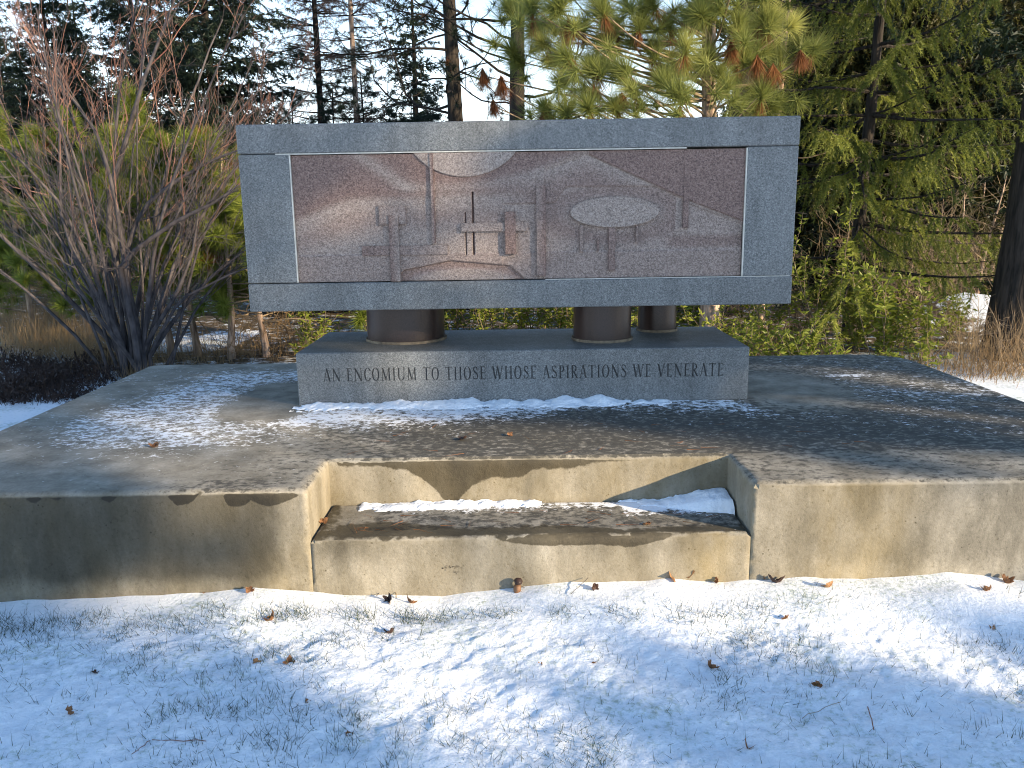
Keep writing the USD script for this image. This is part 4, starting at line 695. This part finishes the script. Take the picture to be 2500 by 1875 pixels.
# dark low weeds in the shade at the left
rng = R(140); ms = []
for _ in range(110):
    px, py = rng.uniform(-40, 260), rng.uniform(880, 985)
    if px > 90 and py > 1080-.55*px: continue
    q = gnd(px, py); q[2] = gz(q[0], q[1])-.01; n = 34; h = rng.uniform(.06, .2)
    b = q+np.stack([rng.normal(size=n)*.10, rng.normal(size=n)*.10, rng.uniform(0, h, n)], 1); ms.append(leaves(b, rng.normal(size=(n, 3))+[0, 0, .5], rng.uniform(.03, .07, n), .022, rng)); ms.append(blades(q+np.stack([rng.normal(size=n)*.1, rng.normal(size=n)*.1, 0*b[:, 0]], 1), rng.normal(size=(n, 3))*.5+[0, 0, 1], h*1.6, .006, rng))
tag(obj('weeds', cat(*ms), M_['weed']), 'dark low weeds and leaf litter in the shade left of the platform', 'weeds', kind='stuff')

# ------------------------------------------------------------------ grass through the snow
rng = R(150); N = 170000
x = rng.uniform(-2.5, 2.5, N); y = rng.uniform(1.5, D0-.02, N); p = np.stack([x, y, 0*x], -1)
den = meshkit.fbm(p*2.2, 3, 40); fine_ = meshkit.noise(p*11, 41); strip = sstep(.06, .22, D0-y)
clump = np.exp(-((D0-y-.24-.05*np.sin(x*3))/.05)**2)*sstep(-1.3, -.9, x)*sstep(1.6, .9, x)
keep = rng.random(N) < (sstep(.40, .72, den)*.50*(.25+.9*(fine_ > .55))+.035+.40*clump*(fine_ > .35)-.06*sstep(1.2, 2.4, x))*strip*np.interp(x, [-2.5, 0, 2.5], [1, 1, .6])
x, y = x[keep], y[keep]; z = gz(x, y); n = len(x)
b = np.stack([x, y, z-.012], 1); d = rng.normal(size=(n, 3))*.65+[.1, -.05, .8]
L = rng.uniform(.025, .065, n)*(1+.35*clump[keep])
tag(obj('grass', blades(b, d, L, .0027, rng), M_['grass']), 'sparse green grass blades poking through the snow on the lawn', 'grass', kind='stuff')
# grass and moss at the foot of the concrete
rng = R(151)
def leafshape(r, rng, lobes=5, curl=.5):
    a = np.linspace(0, 2*math.pi, 26)[:-1]; rad = r*(.62+.38*np.abs(np.cos(a*lobes/2))**.8)*(1+.1*rng.normal(size=25)); v = np.stack([rad*np.cos(a), rad*.8*np.sin(a), 0*a], 1)
    mid = v*.5; V = np.vstack([[[0, 0, 0]], mid, v]); V[:, 2] = curl*(V[:, 0]**2*rng.uniform(.6, 1.4)+V[:, 1]**2*rng.uniform(.2, 1.4))/r + .08*r*rng.normal(size=len(V))
    f = [[0, 1+i, 1+(i+1) % 25] for i in range(25)]
    for i in range(25): j = (i+1) % 25; f += [[1+i, 26+i, 26+j], [1+i, 26+j, 1+j]]
    return V, np.array(f)
def rot(v, ax, ay, az):
    for a, (i, j) in ((ax, (1, 2)), (ay, (0, 2)), (az, (0, 1))):
        c, s = math.cos(a), math.sin(a); w = v.copy(); w[:, i] = c*v[:, i]-s*v[:, j]; w[:, j] = s*v[:, i]+c*v[:, j]; v = w
    return v
LV = [(611, 1459, .026, 'dead_leaf', 1.0, 'upright brown leaf in smooth snow near the left wing of the platform'), (662, 1518, .034, 'dead_leaf', .5, 'reddish brown leaf lying left of the notch, a hand below the snow rim'), (952, 1542, .033, 'dark_leaf', .5, 'dark purple brown leaf lying below the left part of the step'),
      (708, 1617, .030, 'dead_leaf', .3, 'narrow reddish leaf lying in the lawn at left'), (626, 1612, .022, 'tan_leaf', .6, 'tan leaf scrap at the foot of a tall grass stalk at left'), (750, 1712, .016, 'dead_leaf', .3, 'small red leaf scrap in the lower left lawn'), (233, 1651, .020, 'dark_leaf', .5, 'small dark leaf near the left edge of the lawn'), (167, 1750, .032, 'dead_leaf', 1.1, 'standing brown leaf in the lower left corner'), (852, 1789, .018, 'dead_leaf', .3, 'tiny reddish leaf in the lower middle of the lawn'),
      (951, 1461, .040, 'dark_leaf', .8, 'long curled dark leaf at the snow rim below the step left half'), (1004, 1463, .036, 'dead_leaf', .6, 'torn brown leaf right of the long curled dark leaf'), (1451, 1451, .028, 'dark_leaf', 1.2, 'upright dark leaf at the snow rim below the step right half'), (1650, 1420, .062, 'tan_leaf', 1.2, 'large orange brown maple leaf leaning on the step foot at right'), (1630, 1424, .03, 'tan_leaf', .5, 'small orange leaf tucked left of the large maple leaf'),
      (1751, 1434, .026, 'dead_leaf', 1.2, 'upright brown leaf at the corner where the step meets the right wing'), (1893, 1437, .048, 'dark_leaf', .4, 'wet nearly black leaf on the snow below the right wing'), (1862, 1427, .02, 'dead_leaf', .8, 'little brown leaf left of the nearly black one'), (2024, 1456, .036, 'tan_leaf', .8, 'curled tan leaf in the snow below the right wing'), (2126, 1412, .016, 'dead_leaf', .5, 'small rusty leaf against the right wing foot'), (2454, 1432, .046, 'dead_leaf', .5, 'broad brown leaf near the right edge at the snow rim'), (2408, 1466, .03, 'dead_leaf', 1.0, 'curled red brown leaf below the broad one at right'),
      (1920, 1520, .026, 'dead_leaf', .9, 'brown leaf standing in the bright snow right of the step'), (1733, 1624, .03, 'dead_leaf', 1.1, 'brown curled leaf midway down the right lawn'), (1997, 1678, .024, 'dead_leaf', .9, 'thin reddish leaf on edge in the right lawn'), (1828, 1823, .022, 'dead_leaf', .4, 'flat reddish leaf near the bottom right of the lawn'), (2427, 1536, .016, 'tan_leaf', .5, 'orange scrap of leaf near the right edge of the lawn'), (500, 1450, .012, 'dead_leaf', .4, 'tiny brown scrap on the rim snow left of the upright leaf'), (1320, 1620, .014, 'tan_leaf', .4, 'tan scrap in the centre of the lawn'), (1450, 1620, .016, 'dead_leaf', .4, 'brown scrap right of the lawn centre')]
for px, py, r, mm, tilt, lab in LV:
    q = gnd(px, py); q[2] = gz(q[0], q[1]); v, f = leafshape(r*(.78 if r < .06 else 1), rng, rng.integers(3, 6), rng.uniform(.4, 1.1)); v = rot(v, tilt*rng.uniform(.7, 1.2), rng.normal()*.3, rng.uniform(0, 6)); v[:, 2] += -v[:, 2].min()-.004
    if r > .045: v *= [1, 1, 1.0]
    tag(obj('dead_leaf', (v+q, f), M_[mm]), lab, 'leaf')
for px, py, z, r, mm, lab in [(380, 1091, PH, .030, 'dead_leaf', 'brown leaf lying on the dusted platform top at left'), (790, 1276, ST, .026, 'dead_leaf', 'small brown leaf in the left corner of the step tread'), (1581, 1283, ST, .024, 'dead_leaf', 'reddish leaf on the step tread near the shadow'), (1130, 1075, PH, .03, 'dark_leaf', 'dark leaf on the platform above the notch'), (1245, 1064, PH, .02, 'dead_leaf', 'small orange brown leaf on the platform above the notch')]:
    q = gnd(px, py, z); v, f = leafshape(r, rng, 4, .5); v = rot(v, .3, .2, rng.uniform(0, 6)); v[:, 2] += -v[:, 2].min()+.002; tag(obj('dead_leaf', (v+q, f), M_[mm]), lab, 'leaf')
# split seed pod
q = gnd(1263, 1447); q[2] = gz(q[0], q[1])+.012; s1 = trimesh.creation.icosphere(2, .021); s1.vertices *= [.85, .9, 1.05]; s2 = trimesh.creation.icosphere(2, .02); s2.vertices = s2.vertices*[1, .9, .75]+[.004, 0, .032]
for s_ in (s1, s2): s_.vertices += (meshkit.fbm(s_.vertices*70, 2, 3)[:, None]-.5)*.010
t = thing('seed_pod', 'two lobed brown nut on the snow rim below the step centre', 'nut', q); obj('husk', s1, M_['cone'], t, smooth=True); obj('cap', s2, M_['dark_leaf'], t, smooth=True)
# fallen twigs and pine needles
for (a, b_, lab, mm, r) in [((371, 1805), (502, 1816), 'long thin reddish twig lying in the lower left snow', 'red_twig', .0016), ((368, 1808), (325, 1855), 'short reddish twig running down from the long one', 'red_twig', .0014), ((2117, 1734), (2131, 1807), 'dark reddish twig standing in the lower right snow', 'red_twig', .0018), ((1955, 1752), (2050, 1720), 'pale thin twig lying in the lower right snow', 'branch', .0012), ((1395, 1468), (1435, 1440), 'dark twig across the snow rim right of the seed pod', 'bush_bark', .0016), ((1215, 1428), (1280, 1442), 'thin dark twig left of the seed pod', 'bush_bark', .0014), ((920, 1448), (955, 1418), 'twig leaning on the step foot at left', 'bush_bark', .0016), ((965, 1452), (964, 1425), 'upright straw beside the leaning twig', 'dry', .002)]:
    p0, p1 = gnd(*a), gnd(*b_); hgt = .03 if abs(a[0]-b_[0]) < 45 else .006
    p0[2] = gz(p0[0], p0[1])+.004; p1[2] = gz(p1[0], p1[1])+hgt; s = np.linspace(0, 1, 6)[:, None]; P = p0*(1-s)+p1*s+rng.normal(size=(6, 3))*.002
    tag(obj('twig', tubes(P[None], np.full((1, 6), r), 4), M_[mm]), lab, 'twig')
ms = []
for _ in range(80):
    if rng.random() < .5: q = np.array([rng.uniform(-.75, .9), D0+rng.uniform(.05, .3), ST+.005])
    else: q = np.array([rng.uniform(-1.5, 1.8), rng.uniform(D0+ND+.05, 4.4), PH+.006])
    ms.append(blades(q[None], np.array([[rng.normal(), rng.normal()*.5, .02]]), rng.uniform(.06, .12), .003, rng))
tag(obj('fallen_needles', cat(*ms), M_['dead_needle']), 'fallen pine needles scattered on the step and the platform', 'pine needles', kind='stuff')
# a little moss in the crack of the step face
ms = []
for (x_, z_) in [(-.30, .105), (-.275, .11), (-.25, .108), (-.235, .112), (-.31, .1), (-.26, .085)]:
    n = 14; ms.append(blades(np.stack([x_+rng.normal(size=n)*.006, np.full(n, D0+.003), z_+rng.normal(size=n)*.003], 1), rng.normal(size=(n, 3))+[0, -.6, .2], .009, .003, rng))
tag(obj('moss', cat(*ms), M_['weed']), 'dark moss in a crack of the step face', 'moss', kind='stuff')

# ------------------------------------------------------------------ trees behind the viewer that break up the low sun
hs = np.array([SUN[0], SUN[1]])/math.hypot(SUN[0], SUN[1]); he = np.array([-hs[1], hs[0]])
def toward_sun(u, dist): q = hs*dist+he*u; return np.array([q[0], q[1], 0.])
def vh(v, dist): return (v+dist*SUN[2])/math.cos(elev)   # height at that distance whose shadow passes v above the origin
for sd, u, dist, v0, v1, n_, w_, nt, sub_, pf, lab in [
        (200, 4.9, 22, .78, 2.6, 120, 1.3, 140, 7, lambda q: 1.15-.3*q, 'broad pine behind the viewer whose shadow covers the right of the monument'),
        (204, 6.7, 22, .45, 1.6, 60, .95, 120, 6, lambda q: 1.1-.4*q, 'low pine behind the viewer whose shadow covers the platform rear right corner'),
        (201, .7, 22, -.5, 3.4, 170, 1.55, 120, 7, lambda q: 1.0-.12*q, 'pine behind the viewer whose shadow covers the left of the platform'),
        (203, 2.35, 20, -1.9, .10, 70, .85, 90, 5, lambda q: 1.15-.35*q, 'short pine behind the viewer shading the near lawn'),
        (205, 3.9, 19, -2.2, -.12, 70, .9, 90, 5, lambda q: 1.15-.35*q, 'short pine behind the viewer shading the near right lawn'),
        (202, 2.75, 25, 1.62, 3.4, 70, 1.4, 64, 5, lambda q: .95, 'high crowned pine behind the viewer dappling the panel')]:
    rng = R(sd); t = thing('shade_pine', lab, 'pine tree', toward_sun(u, dist)); zz = vh(v0, dist)
    pine(t, vh(v1+.1, dist), .10 if sd == 202 else .16, rng, zz, vh(v1, dist), n_, w_, .2, 'bark_dark', 'pine', (0, 0), nt, .013, sub_, prof=pf, rise=-.1)
